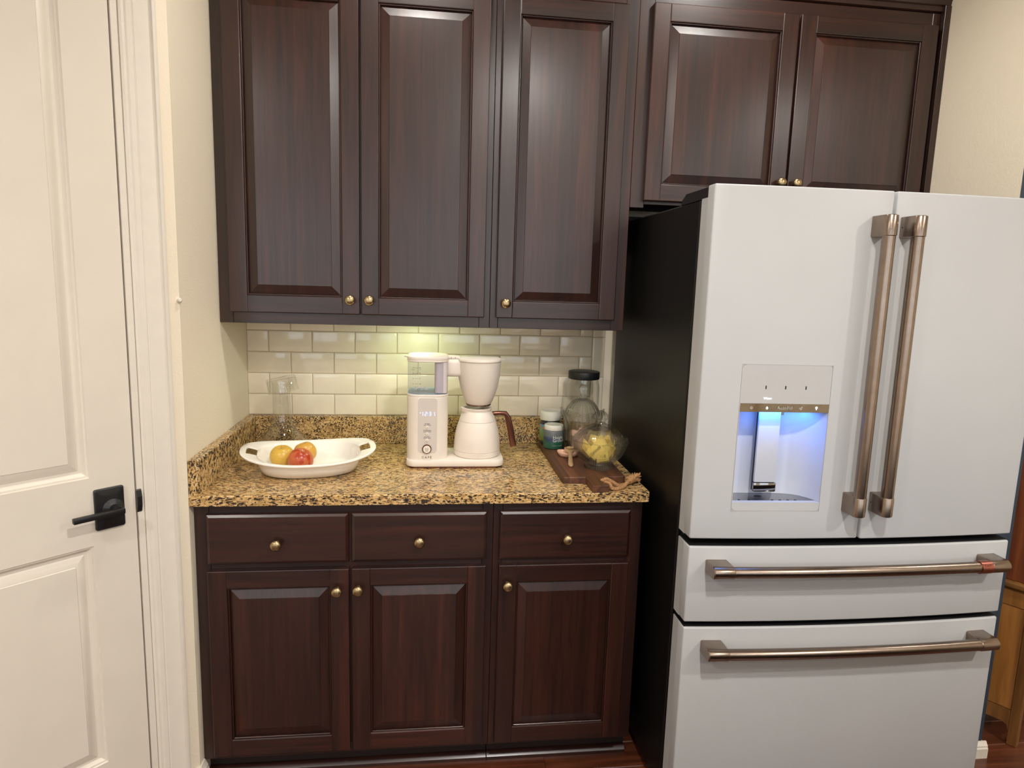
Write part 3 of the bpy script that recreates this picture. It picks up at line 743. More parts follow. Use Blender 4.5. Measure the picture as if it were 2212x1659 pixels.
lettering('Water', .0085, (1.5405, 0, 1.249), M['ledw'], dp, bend=fb(.0009))
lettering('AutoFill', .0125, (1.5890, 0, 1.2238), M['inkw'], dp, bend=fb(.0007), space=1.05)
def flat(name, polys, m, off=.0007):
    bm = BM()
    for p in polys: bm.faces.new([bm.verts.new((x, Yf(x) - off, z)) for x, z in p])
    return finish(name, bm, m, dp, smooth=0)
def ring(cx, cz, r1, r2, n=20):
    return [[(cx + r1 * math.cos(a), cz + r1 * math.sin(a)), (cx + r1 * math.cos(b_), cz + r1 * math.sin(b_)), (cx + r2 * math.cos(b_), cz + r2 * math.sin(b_)), (cx + r2 * math.cos(a), cz + r2 * math.sin(a))] for a, b_ in [(2 * math.pi * k / n, 2 * math.pi * (k + 1) / n) for k in range(n)]]
flat('icon', ring(1.4990, 1.2238, .0030, .0036) + ring(1.4990, 1.2238, .0016, .0021), M['inkw'])
dpth = [(1.5410 + .0030 * math.sin(t) * (1 if True else 0) * (1 - .55 * max(0, math.cos(t))), 1.2234 - .0034 * -math.cos(t) * (1.35 if math.cos(t) > 0 else 1)) for t in [2 * math.pi * k / 20 for k in range(20)]]
inner = [(1.5410 + (a - 1.5410) * .42, 1.2226 + (b_ - 1.2236) * .42) for a, b_ in dpth]
flat('icon', [[dpth[k], dpth[(k + 1) % 20], inner[(k + 1) % 20], inner[k]] for k in range(20)], M['ledw'])
sq = lambda cx, cz, r_, a0: [[(cx + r1 * math.cos(R(a0 + 90 * k)), cz + r1 * math.sin(R(a0 + 90 * k))) for r1, k in ((r_, k0), (r_, k0 + 1), (r_ * .72, k0 + 1), (r_ * .72, k0))] for k0 in range(4)]
flat('icon', sq(1.6305, 1.2236, .0024, 20) + sq(1.6355, 1.2262, .0026, 60) + sq(1.6340, 1.2212, .0024, 5), M['inkw'])
flat('icon', ring(1.6762, 1.2258, .0014, .0032) + [[(1.6748, 1.2228), (1.6776, 1.2228), (1.6772, 1.2198), (1.6752, 1.2198)]], M['ledw'])
area('dispenser_light', (1.60, -.858, 1.2095), .03, .30, (.04, .24, 1.0), shape='RECTANGLE', size_y=.02)
bpy.data.objects['dispenser_light'].data.size = .16

# ------------------------------------------------------------------ coffee maker
cm = thing('coffee_maker', (.75, -.29, .914), 'white drip coffee maker with clear water tank and glowing clock display', 'coffee maker')
bm = BM(); bp_ = lambda i: rrect(.588 + i, .912 - i, -.3775 + i, -.205 - i, .030, 7)
loft(bm, [[(x, y, z) for x, y in bp_(i)] for z, i in ((.9145, .008), (.9195, .008))]); finish('foot_plate', bm, M['rose'], cm, smooth=30)
bm = BM(); loft(bm, [[(x, y, z) for x, y in bp_(i)] for z, i in ((.9195, .005), (.9215, .001), (.924, 0), (.938, 0), (.9415, .0015), (.943, .004))]); finish('base', bm, M['cmwhite'], cm, smooth=35)
TY0, TY1 = -.372, -.228
def tw(i=0, r=.040): return rrect(.5895 + i, .7240 - i, TY0 + i, TY1 - i, r, 8)
bm = BM(); loft(bm, [[(x, y, z) for x, y in tw(i)] for z, i in ((.9431, 0), (1.150, 0), (1.1512, .001), (1.1522, .001), (1.1534, 0), (1.1585, 0), (1.160, .0015))]); finish('tower', bm, M['cmwhite'], cm, smooth=35)
bm = BM(); loft(bm, [[(x, y, z) for x, z in rrect(.6262, .6880, .9665, 1.1500, .012, 5)] for y in (TY0 + .01, TY0 - .0010)]); finish('control_panel', bm, M['cmgray'], cm, smooth=20)
PY = TY0 - .0012
bm = BM()      # clock digits, seven-segment strokes
def seg7(x, z, wd, ht, on):
    t = .0016; sl = .0
    S = {'a': (x + t, x + wd - t, z + ht - t, z + ht), 'g': (x + t, x + wd - t, z + ht / 2 - t / 2, z + ht / 2 + t / 2), 'd': (x + t, x + wd - t, z, z + t), 'f': (x, x + t, z + ht / 2 + t * .4, z + ht - t * .4), 'b': (x + wd - t, x + wd, z + ht / 2 + t * .4, z + ht - t * .4), 'e': (x, x + t, z + t * .4, z + ht / 2 - t * .4), 'c': (x + wd - t, x + wd, z + t * .4, z + ht / 2 - t * .4)}
    for k in on: box(bm, S[k][0], S[k][1], PY - .0004, PY + .0008, S[k][2], S[k][3])
zc = 1.0905
seg7(.6360, zc, .0065, .0135, 'bc'); seg7(.6475, zc, .0075, .0135, 'abged'); seg7(.6610, zc, .0075, .0135, 'abgcd'); seg7(.6745, zc, .0065, .0135, 'bc')
for dz in (.0038, .0092): box(bm, .6570, .6586, PY - .0004, PY + .0008, zc + dz - .0008, zc + dz + .0008)
box(bm, .6312, .6350, PY - .0004, PY + .0008, zc + .0088, zc + .0110)
finish('clock_display', bm, M['led'], cm, smooth=0)
for z, s1, s2 in ((1.0645, 'Strength', 'Hold to Descale'), (1.0420, 'Temperature', 'Hold to Set Clock'), (1.0205, 'Auto Brew', 'Hold to Program')):
    lettering(s1, .0048, (.6566, PY, z), M['ink'], cm); lettering(s2, .0036, (.6566, PY, z - .0046), M['ink'], cm)
for z in (1.0530, 1.0310, 1.0098):
    bm = BM(); tube(bm, [(.6562, TY0 - .0008, z), (.6562, TY0 - .0035, z), (.6562, TY0 - .0042, z)], [.0050, .0050, .0042], 20); finish('button', bm, M['cmwhite'], cm, smooth=40)
    bm = BM(); tube(bm, [(.6562, TY0 - .0042, z), (.6562, TY0 - .0045, z)], .0011, 10); finish('button_mark', bm, M['ink'], cm, smooth=0)
dz = .9805
bm = BM(); tube(bm, [(.6558, TY0 - .0008, dz), (.6558, TY0 - .006, dz), (.6558, TY0 - .0072, dz)], [.0152, .0152, .0143], 32); dial = finish('dial', bm, M['rose'], cm, smooth=40)
bm = BM(); tube(bm, [(.6558, TY0 - .007, dz), (.6558, TY0 - .0095, dz), (.6558, TY0 - .0105, dz)], [.0122, .0122, .0112], 32); finish('dial_face', bm, M['cmwhite'], dial, smooth=40)
lettering('Brew', .0052, (.6558, TY0 - .0107, dz + .0020), M['ink'], cm); lettering('Select', .0036, (.6558, TY0 - .0107, dz - .0040), M['ink'], cm)
lettering('CAFÉ', .0105, (.6555, TY0 - .0003, .9510), M['ink'], cm, space=1.5)
# tank: thin clear wall
bm = BM(); loft(bm, [[(x, y, z) for x, y in tw(.0015)] for z in (1.1605, 1.2655)], cap=False); finish('water_tank', bm, M['tank'], cm, smooth=40)
bm = BM(); loft(bm, [[(x, y, z) for x, y in tw(.0025)] for z in (1.1605, 1.1635)]); finish('tank_floor', bm, M['tankfl'], cm, smooth=30)
bm = BM(); loft(bm, [[(x, y, z) for x, y in rrect(.6790, .7200, -.362, -.245, .012, 5)] for z in (1.1640, 1.2650)]); finish('column', bm, M['cmcol'], cm, smooth=40)
bm = BM()
for a0, r_, zz, th in ((180, .017, 1.170, .0035),):
    tube(bm, [(.634 + r_ * math.cos(R(180 - k * 9)), -.315, 1.1655 + .008 * math.sin(R(k * 9)) + .0015) for k in range(21)], .0028, 8)
finish('tank_valve', bm, M['cmwhite'], cm, smooth=40)
TKY = TY0 + .0008
for z, a, b_ in ((1.2475, '10', '45'), (1.2305, '8', '36'), (1.2130, '6', '27'), (1.1955, '4', '18'), (1.1780, '2', '9')):
    lettering(a, .0056, (.6095, TKY, z), M['inkb'], cm); lettering(b_, .0056, (.6310, TKY, z), M['inkb'], cm)
    bm = BM(); box(bm, .6135, .6255, TKY - .0001, TKY + .0002, z - .0003, z + .0003); finish('scale_line', bm, M['ink'], cm, smooth=0)
lettering('Cups', .0046, (.6090, TKY, 1.2420), M['inkb'], cm); lettering('oz', .0046, (.6315, TKY, 1.2420), M['inkb'], cm)
bm = BM(); loft(bm, [[(x, y, z) for x, y in tw(i)] for z, i in ((1.2655, .001), (1.267, -.0005), (1.2705, -.0005), (1.2715, .001), (1.2730, .001), (1.2742, -.0005), (1.2800, -.0005), (1.2830, .003), (1.2840, .010))])
prism(bm, [(.590, -.312), (.590, -.290), (.5800, -.297), (.5785, -.300), (.5800, -.303)], 'z', 1.2745, 1.2785); finish('tank_lid', bm, M['cmwhite'], cm, smooth=35)
BX, BY = .828, -.293
bm = BM(); loft(bm, [[(x, y, z) for y, z in rrect(BY - .030, BY + .030, 1.212, 1.2715, .014, 5)] for x in (.715, .775)]); finish('arm', bm, M['cmwhite'], cm, smooth=40)
bm = BM(); box(bm, .722, .762, BY - .022, BY + .022, 1.2716, 1.2805, .002, 2); finish('hinge_block', bm, M['cmwhite'], cm, smooth=35)
for a in (.733, .746):
    bm = BM(); cyl(bm, (a, BY - .0235, 1.276), (a, BY - .0215, 1.276), .0013, 10); finish('hinge_pin', bm, M['ink'], cm, smooth=0)
bm = BM(); lathe(bm, [(0, 1.1185), (.040, 1.1185), (.0435, 1.122), (.0540, 1.145), (.0640, 1.178), (.0700, 1.212), (.0725, 1.245), (.0730, 1.2625), (.0715, 1.264), (0, 1.264)], (BX, BY, 0), 56); finish('brew_basket', bm, M['cmwhite'], cm, smooth=35)
bm = BM(); lathe(bm, [(0, 1.2645), (.0725, 1.2645), (.0750, 1.266), (.0755, 1.2695), (.0735, 1.2735), (.066, 1.2765), (0, 1.278)], (BX, BY, 0), 56); prism(bm, [(.900, BY - .012), (.900, BY + .012), (.9125, BY + .003), (.9140, BY), (.9125, BY - .003)], 'z', 1.2680, 1.2720); finish('basket_lid', bm, M['cmwhite'], cm, smooth=35)
bm = BM(); lathe(bm, [(0, 1.1150), (.0415, 1.1150), (.0425, 1.1165), (.0420, 1.1184), (0, 1.1184)], (BX, BY, 0), 48); finish('basket_ring', bm, M['rose'], cm, smooth=35)
for k in range(3):
    bm = BM(); a = R(-130 + k * 40); lathe(bm, [(0, 1.1152), (.006, 1.1152), (.006, 1.1172), (0, 1.1172)], (BX + .0385 * math.cos(a), BY + .0385 * math.sin(a), 0), 10); finish('ring_stud', bm, M['brass'], cm)
# carafe, lifts off
CX, CY = .8255, -.293
ca = thing('carafe', (CX, CY, .943), 'white thermal carafe with rose-bronze handle on the coffee maker base', 'carafe')
bm = BM(); lathe(bm, [(0, .9432), (.074, .9432), (.0775, .946), (.0785, .952), (.0785, .9605), (.0768, .9612), (.0768, .9628), (.0785, .9636), (.0780, .985), (.0755, 1.010), (.0705, 1.035), (.0640, 1.056), (.0622, 1.0600), (.0608, 1.0606), (.0608, 1.0618), (.0618, 1.0626), (.0570, 1.078), (.0500, 1.090), (.0465, 1.095), (.0475, 1.100), (.0490, 1.104), (.0485, 1.106), (.0445, 1.106), (.042, 1.101), (.036, 1.095), (0, 1.094)], (CX, CY, 0), 64,
           rf=lambda t, i, z: 1 + (.22 * max(0, math.cos(t - math.pi - .25)) ** 14 if z > 1.092 and i < 24 else 0), zf=lambda t, i, z: (.003 * max(0, math.cos(t - math.pi - .25)) ** 14 if 1.099 < z else 0))
finish('body', bm, M['cmwhite'], ca, smooth=30)
bm = BM()
hp = [(.870, 1.084, .0065), (.900, 1.0865, .0065), (.921, 1.085, .008), (.9305, 1.070, .010), (.9375, 1.040, .0105), (.9445, 1.005, .0105), (.9510, .972, .0105)]
rings = []
for i, (x, z, hw) in enumerate(hp):
    a = Vector(hp[min(i + 1, len(hp) - 1)][:2]) - Vector(hp[max(i - 1, 0)][:2]); a.normalize(); nx_, nz_ = -a.y, a.x
    rings.append([(x + nx_ * u, CY + v, z + nz_ * u) for u, v in rrect(-hw, hw, -.0105, .0105, .004, 3)])
loft(bm, rings); finish('handle', bm, M['rose'], ca, smooth=40)['label'] = 'rose-bronze angled carafe handle'

# ------------------------------------------------------------------ fruit bowl and apples
BC = Vector((.282, -.372)); BA = R(10)
def BT(x, y, z): return Vector((BC.x + x * math.cos(BA) - y * math.sin(BA), BC.y + x * math.sin(BA) + y * math.cos(BA), z))
def sell(a, b_, t, p):
    c, s = math.cos(t), math.sin(t); return a * math.copysign(abs(c) ** (2 / p), c), b_ * math.copysign(abs(s) ** (2 / p), s)
bm = BM(); NA = 96
prof = [(.030, .026, .920), (.118, .096, .920), (.134, .114, .9235), (.144, .130, .936), (.150, .138, .950), (.1525, .1445, .9600), (.155, .147, .9645), (.158, .149, .9672), (.166, .152, .9690), (.177, .156, .9705), (.190, .160, .9715), (.206, .1640, .9712), (.2085, .165, .9690), (.2075, .1645, .9650), (.190, .160, .9655), (.177, .1555, .9645), (.166, .1515, .9628), (.1605, .149, .9595), (.158, .1465, .953), (.153, .1385, .938), (.146, .123, .922), (.133, .112, .9165), (.128, .107, .9142), (.030, .026, .9142)]
Rr = []
for (a, b_, z) in prof:
    ring_ = []
    for k in range(NA):
        t = 2 * math.pi * k / NA; x, y = sell(a, b_, t, 2.6)
        lift = .017 * (abs(x) / .2) ** 2.2 if z > .955 else 0
        ring_.append(bm.verts.new(BT(x, y, z + lift)))
    Rr.append(ring_)
for i in range(len(prof) - 1):
    for k in range(NA):
        k2 = (k + 1) % NA; t = (k + .5) / NA * 2 * math.pi
        hole_ang = min(abs(t), abs(t - math.pi), abs(t - 2 * math.pi)) < R(11.4)
        if hole_ang and i in (7, 8, 9): continue
        if hole_ang and i in (13, 14, 15, 16) and i in (14, 15, 16):
            continue
        bm.faces.new((Rr[i][k], Rr[i][k2], Rr[i + 1][k2], Rr[i + 1][k]))
bm.faces.new(Rr[0]); bm.faces.new(Rr[-1][::-1])
# walls of the two handle holes
be = [e for e in bm.edges if e.is_boundary]
idx = {}
for i, rg in enumerate(Rr):
    for k, v in enumerate(rg): idx[v] = (i, k)
pair = {7: 17, 8: 16, 9: 15, 10: 14}
for e in be:
    (i1, k1), (i2, k2) = idx[e.verts[0]], idx[e.verts[1]]
    if i1 in pair and i2 in pair:
        try: bm.faces.new((e.verts[0], e.verts[1], Rr[pair[i2]][k2], Rr[pair[i1]][k1]))
        except ValueError: pass
tag(finish('serving_bowl', bm, M['ceramic'], None, smooth=45), 'white oval ceramic baking dish with cut-out handles holding three apples', 'bowl')
def apple(name, c, r, m, label, tilt, h=.92):
    bm = BM(); pr = []
    for k in range(25):
        a = math.pi * k / 24; rr = r * math.sin(a) ** .92 * (1.0 + .06 * math.cos(a)); z = r * h * (-math.cos(a))
        z = z - (.30 * r * math.exp(-(rr / (.30 * r)) ** 2) if a > 2 else 0) + (.22 * r * math.exp(-(rr / (.26 * r)) ** 2) if a < 1 else 0)
        pr.append((rr if 0 < k < 24 else 0, z))
    lathe(bm, pr, seg=36, rf=lambda t, i, z: 1 + .018 * math.cos(5 * t) * (1 - z / r) * .6 + .012 * math.cos(2 * t + 1))
    o = finish(name, bm, m, None, origin=(0, 0, 0), smooth=80); o.location = c; o.rotation_euler = tilt
    tag(o, label, 'apple', 'apples in the white bowl')
    bm = BM(); tube(bm, [(0, 0, r * .56), (.0006, .0004, r * .72), (.002, .001, r * .86)], [.0012, .0011, .0014], 8); s = finish('stem', bm, M['spoon'], None, origin=(0, 0, 0)); s.parent = o
    return o
apple('apple', (.196, -.372, .9575), .0385, M['ap_y'], 'yellow apple, leftmost in the white bowl', (R(8), R(-6), .3))
apple('apple', (.2625, -.419, .9580), .0395, M['ap_r'], 'red apple, front right of the three in the white bowl', (R(22), R(4), 1.2))
apple('apple', (.2580, -.322, .9565), .0380, M['ap_m'], 'yellow apple with red blush, behind the red one', (R(-14), R(12), 2.2))

# ------------------------------------------------------------------ decanter with upturned tumbler
DX, DY = .151, -.150
bm = BM(); DP = [(.0, .9145), (.085, .9145), (.108, .918), (.113, .924), (.1110, .931), (.098, .948), (.080, .963), (.062, .9765), (.047, .993), (.037, 1.012), (.0320, 1.034), (.0300, 1.060), (.0300, 1.110), (.0310, 1.150), (.0325, 1.160), (.0315, 1.161), (.0290, 1.150), (.0280, 1.110), (.0280, 1.060), (.0300, 1.034), (.035, 1.013), (.045, .995), (.060, .9785), (.078, .965), (.096, .9495), (.108, .931), (.108, .924), (.09, .920), (0, .920)]
lathe(bm, DP, (DX, DY, 0), 64); tag(finish('decanter', bm, M['glass'], None, smooth=50), 'clear glass decanter with a wide flared base behind the white bowl', 'decanter')
bm = BM(); lathe(bm, [(0, .0), (.046, .0), (.0490, -.003), (.0500, -.010), (.0510, -.052), (.0500, -.0525), (.0485, -.012), (.046, -.008), (0, -.0075)], seg=56)
o = finish('tumbler', bm, M['glass'], None, origin=(0, 0, 0), smooth=40); o.location = (DX - .002, DY, 1.1795); o.rotation_euler = (R(-3), R(-12), 0)
tag(o, 'clear short tumbler turned upside down over the decanter neck, tilted', 'glass')

# ------------------------------------------------------------------ cutting board with rope
KX0, KX1 = 1.077, 1.279; KYF = -.553
cb = thing('cutting_board', (1.18, -.32, .914), 'dark walnut paddle cutting board with rope loop, lying under the jars', 'cutting board')
bm = BM(); ol = [(KX0, -.082), (KX0, KYF + .004), (KX0 + .004, KYF), (1.1485, KYF), (1.1490, KYF - .004), (1.1500, -.6415), (1.1530, -.6440), (1.2000, -.6400), (1.2025, -.6370), (1.2035, KYF - .002), (1.2045, KYF + .002), (KX1 - .006, KYF + .008), (KX1 - .002, KYF + .012), (KX1 + .006, -.082)]
loft(bm, [[(x, y, z) for x, y in ol] for z in (.9143, .9333)] + [[(x + (1.178 - x) * .012, y + (-.33 - y) * .007, .9355) for x, y in ol]])
finish('board', bm, M['board'], cb, smooth=25)
bm = BM()
core = smooth_path([(1.188, -.598, .9375), (1.205, -.592, .9405), (1.224, -.597, .932), (1.246, -.600, .9205), (1.272, -.582, .9235), (1.288, -.566, .931)], 12)
core2 = smooth_path([(1.196, -.606, .935), (1.207, -.616, .934), (1.214, -.628, .923), (1.232, -.6235, .9205), (1.256, -.604, .921), (1.275, -.582, .929), (1.289, -.563, .932)], 12)
def strands(bm, path, r, n=3, tw_=300):
    for s in range(n):
        pts = []; ln = 0
        for i, p in enumerate(path):
            if i: ln += (p - path[i - 1]).length
            t = (path[min(i + 1, len(path) - 1)] - path[max(i - 1, 0)]).normalized(); a = t.cross(Vector((0, 0, 1))).normalized(); b_ = a.cross(t)
            q = ln * tw_ + 2 * math.pi * s / n
            pts.append(p + (a * math.cos(q) + b_ * math.sin(q)) * r * .55)
        tube(bm, pts, r * .62, 7)
strands(bm, core, .0052); strands(bm, core2, .0052)
for k in range(4):      # the knot
    c = Vector((1.287, -.568, .931)); d = Vector((.55, .35, .12)).normalized(); a = d.cross(Vector((0, 0, 1))).normalized(); b_ = a.cross(d)
    cc = c + d * (-.008 + .006 * k)
    tube(bm, [cc + (a * math.cos(R(t)) + b_ * math.sin(R(t))) * .0082 + d * .004 * t / 360 for t in range(0, 390, 30)], .0050, 7)
for k in range(64):     # the frayed end
    a, e = R(random.uniform(-28, 42)), R(random.uniform(-16, 34)); d = Vector((math.cos(a + .55) * math.cos(e), math.sin(a + .55) * math.cos(e), math.sin(e)))
    p = Vector((1.294, -.563, .932)) + Vector((random.uniform(-.003, .003),) * 3); L_ = random.uniform(.020, .034)
    q = p + d * L_; q.z = max(q.z, .9165)
    tube(bm, [p, p + d * L_ * .5 + Vector((0, 0, .001)), q], [.0018, .0022, .0014], 5)
finish('rope', bm, M['rope'], cb, smooth=50)['label'] = 'knotted jute rope loop with a frayed end'
ZB = .9357
# tall jar
JX, JY = 1.2360, -.0945
def jar_prof(r, h, wall=.003, neck=None):
    return None
tj = thing('storage_jar', (JX, JY, ZB), 'tall clear glass jar with flat black lid, at the back of the board', 'jar')
bm = BM(); lathe(bm, [(0, 0), (.055, 0), (.060, .003), (.0615, .008), (.0610, .16), (.0605, .215), (.059, .225), (.056, .236), (.0555, .244), (.0525, .244), (.053, .235), (.056, .224), (.0578, .215), (.058, .012), (.054, .008), (0, .008)], (JX, JY, ZB), 64, rf=lambda t, i, z: 1 + .012 * math.cos(16 * t) * (1 if .01 < z < .22 else 0)); finish('body', bm, M['glass'], tj, smooth=60)
bm = BM(); lathe(bm, [(0, .2445), (.0560, .2445), (.0578, .2455), (.0585, .247), (.0585, .269), (.0575, .2715), (.055, .2725), (0, .2725)], (JX, JY, ZB), 56); finish('lid', bm, M['blackp'], tj, smooth=35)
# ribbed candy jar
RX, RY = 1.2030, -.2370
rj = thing('candy_jar', (RX, RY, ZB), 'ribbed clear glass candy jar with scalloped rim and ball-knob domed lid', 'jar')
fl = lambda t, i, z: 1 + .022 * math.cos(18 * t)
sc = lambda t, i, z: .0045 * math.cos(9 * t) * max(0, (z - .10) / .04)
bm = BM(); lathe(bm, [(0, 0), (.046, 0), (.0485, .004), (.0520, .02), (.0570, .05), (.0600, .085), (.0645, .112), (.0720, .134), (.0785, .150), (.0772, .151), (.0700, .137), (.0615, .113), (.0570, .085), (.0540, .05), (.0480, .012), (.044, .008), (0, .008)], (RX, RY, ZB), 108, rf=fl, zf=sc); finish('body', bm, M['cut2'], rj, smooth=60)
bm = BM(); lathe(bm, [(0, .190), (.008, .189), (.022, .186), (.038, .176), (.052, .158), (.0600, .138), (.0630, .124), (.0655, .122), (.0650, .126), (.0625, .140), (.0545, .161), (.041, .180), (.026, .190), (.0165, .193), (.0150, .197), (.0160, .2005), (.0120, .2035), (.0100, .209), (.0115, .2145), (.0142, .219), (.0160, .226), (.0155, .233), (.0115, .2395), (.005, .2425), (0, .243)], (RX, RY, ZB), 108, rf=lambda t, i, z: 1 + (.024 * math.cos(20 * t) if z < .192 else .006 * math.cos(12 * t))); finish('lid', bm, M['cut2'], rj, smooth=60)
# cut glass candy dish
GX, GY = 1.2155, -.4455
gd = thing('candy_dish', (GX, GY, ZB), 'footed cut-glass candy dish with faceted-knob lid, full of yellow packets', 'dish')
def cutp(t, i, z):
    a = (t * 8 / (2 * math.pi)) % 1.0 - .5
    leaf = abs(math.sin(8 * math.pi * abs(a) + 90 * z)) * (.5 - abs(a))
    return 1 + .052 * leaf - .014 * abs(math.sin(8 * t / 2))
def footp(t, i, z): return 1 + .022 * math.cos(36 * t)
bprof = [(0, .0), (.0430, 0), (.0455, .003), (.0455, .009), (.0425, .0135), (.0370, .0165), (.0365, .019), (.0450, .0215), (.0560, .0270), (.0660, .0350), (.0745, .0450), (.0810, .0560), (.0860, .0680), (.0895, .0800), (.0930, .0925), (.0935, .0965), (.0915, .0975), (.0880, .0935), (.0855, .0820), (.0815, .0690), (.0765, .0575), (.0695, .0470), (.0605, .0380), (.0500, .0320), (.0380, .0285), (.020, .0270), (0, .0268)]
bm = BM(); lathe(bm, bprof, (GX, GY, ZB), 144, rf=lambda t, i, z: footp(t, i, z) if i < 5 else (cutp(t, i, z) if 6 < i < 14 else (1 + .018 * math.cos(16 * t) if 14 <= i <= 16 else 1)), zf=lambda t, i, z: .0030 * math.cos(16 * t) if 13 < i < 17 else 0); finish('body', bm, M['cut'], gd, smooth=9)
bm = BM(); lathe(bm, [(0, .1385), (.012, .137), (.026, .134), (.042, .1280), (.058, .1185), (.0720, .1050), (.0800, .0945), (.0825, .0945), (.0850, .0975), (.0840, .1005), (.0775, .1080), (.0690, .1175), (.0560, .1290), (.0400, .1385), (.0255, .1450), (.0170, .1490), (.0150, .1530), (.0155, .1570), (.0175, .1595), (.0235, .1640), (.0262, .1690), (.0250, .1740), (.0190, .1820), (.0110, .1885), (.004, .1915), (0, .192)], (GX, GY, ZB), 144, rf=lambda t, i, z: cutp(t, 8, -z) if 7 < i < 14 else (1 + .045 * math.cos(14 * t) if i > 17 else 1)); finish('lid', bm, M['cut'], gd, smooth=9)
def packet(cx, cy, az, r_, z, tilt, roll, m, label, group, ww=.040, hh=.054, word=None):
    bm = BM(); n = 5; top = []; bot = []
    for i in range(n + 1):
        for j in range(n + 1):
            u, v = i / n * 2 - 1, j / n * 2 - 1; puff = .0024 * (1 - u ** 4) * (1 - v ** 4) + .0003
            top.append(bm.verts.new((u * ww / 2, v * hh / 2, puff))); bot.append(bm.verts.new((u * ww / 2, v * hh / 2, -puff)))
    q = lambda i, j: i * (n + 1) + j
    for i in range(n):
        for j in range(n):
            bm.faces.new((top[q(i, j)], top[q(i + 1, j)], top[q(i + 1, j + 1)], top[q(i, j + 1)])); bm.faces.new((bot[q(i, j)], bot[q(i, j + 1)], bot[q(i + 1, j + 1)], bot[q(i + 1, j)]))
    for i in range(n):
        for a, b_ in (((i, 0), (i + 1, 0)), ((i, n), (i + 1, n)), ((0, i), (0, i + 1)), ((n, i), (n, i + 1))): bm.faces.new((top[q(*a)], top[q(*b_)], bot[q(*b_)], bot[q(*a)]))
    o = finish('packet', bm, m, None, origin=(0, 0, 0), smooth=60)
    if word:
        t = lettering(word, .0145, (0, 0, .0028), M['inkb'], None, right=(0, 1, 0), up=(-1, 0, 0), name='lettering', shear=.25); lo_ = t.location.copy(); t.parent = o; t.location = lo_
    rot = Matrix.Rotation(R(az + 90), 3, 'Z') @ Matrix.Rotation(R(tilt), 3, 'X') @ Matrix.Rotation(R(roll), 3, 'Z')
    o.location = (cx + r_ * math.cos(R(az)), cy + r_ * math.sin(R(az)), ZB + z); o.rotation_euler = rot.to_euler()
    return tag(o, label, 'packet', group)
YG = 'yellow packets in the cut-glass dish'
yl = 'yellow packet without readable script, heaped inside the footed glass dish'
for az, r_, z, ti, ro, lb, wd in ((-118, .048, .068, 98, -42, 'yellow packet with dark script on its face, left front of the glass dish', 'Splenda'), (-66, .045, .064, 97, -38, 'yellow packet with dark script slanting up, right front of the glass dish', 'Splenda'),
        (-92, .044, .058, 96, 12, yl, None), (-18, .046, .068, 95, 30, yl, None), (-165, .046, .070, 96, 70, yl, None), (100, .048, .070, 95, 20, yl, None), (40, .044, .072, 92, -30, yl, None),
        (-100, .018, .088, 38, 25, yl, None), (60, .014, .094, 14, -40, yl, None), (-60, .008, .048, 12, 60, yl, None)):
    packet(GX, GY, az, r_, z, ti, ro, M['yel'], lb, YG, word=wd)
PG = 'pale packets in the ribbed candy jar'
for az, r_, ti, ro in ((-140, .032, 92, 3), (-100, .036, 91, -4), (-55, .034, 92, 5), (-90, .018, 90, 0), (60, .020, 90, 4)):
    packet(RX, RY, az, r_, .050, ti, ro, M['pap'], 'pale pink paper packet standing inside the ribbed candy jar', PG, .034, .066)
# supplement jars
s1 = thing('supplement_jar', (1.1145, -.0995, ZB), 'larger dark jar with white lid and colourful label, behind the smaller jar', 'jar')
SX, SY = 1.1145, -.0995
bm = BM(); lathe(bm, [(0, 0), (.034, 0), (.038, .003), (.0395, .010), (.0395, .072), (.038, .080), (.034, .086), (.034, .09), (0, .09)], (SX, SY, ZB), 44); finish('body', bm, plain('dark_jar_plastic', (52, 56, 54), .2), s1, smooth=40)
bm = BM(); lathe(bm, [(.0398, .012), (.0400, .012), (.0400, .074), (.0398, .074)], (SX, SY, ZB), 44); finish('label_band', bm, M['label2'], s1, smooth=40)
bm = BM(); lathe(bm, [(0, .090), (.0395, .090), (.0405, .092), (.0405, .118), (.039, .1225), (.035, .1245), (.033, .1235), (0, .1235)], (SX, SY, ZB), 44); finish('lid', bm, M['jlid'], s1, smooth=35)
SX2, SY2 = 1.1140, -.1785
s2 = thing('supplement_jar', (SX2, SY2, ZB), 'smaller jar with white lid reading Height Growth on a green label', 'jar')
bm = BM(); lathe(bm, [(0, 0), (.033, 0), (.0365, .003), (.0372, .008), (.0372, .062), (.036, .067), (.033, .069), (0, .069)], (SX2, SY2, ZB), 44); finish('body', bm, M['label'], s2, smooth=40)
bm = BM(); lathe(bm, [(0, .0692), (.0345, .0692), (.0352, .071), (.0352, .084), (.034, .0865), (.031, .0872), (.030, .0866), (0, .0866)], (SX2, SY2, ZB), 44); finish('lid', bm, M['jlid'], s2, smooth=35)
def wrap(cx, cy, r):
    def f(p):
        a = (p.x - cx) / r; return Vector((cx + r * math.sin(a), cy - r * math.cos(a), p.z))
    return f
lettering('Height', .0155, (SX2 - .010, SY2, ZB + .0450), M['inkw'], s2, align='LEFT', bend=wrap(SX2, SY2, .0374), thick=.0001, bold=.00035)
lettering('Growth', .0155, (SX2 - .010, SY2, ZB + .0335), M['inkw'], s2, align='LEFT', bend=wrap(SX2, SY2, .0374), thick=.0001, bold=.00035)
lettering('for kids, teens & adults', .0040, (SX2 - .010, SY2, ZB + .0150), M['inkw'], s2, align='LEFT', bend=wrap(SX2, SY2, .0374), thick=.0001)
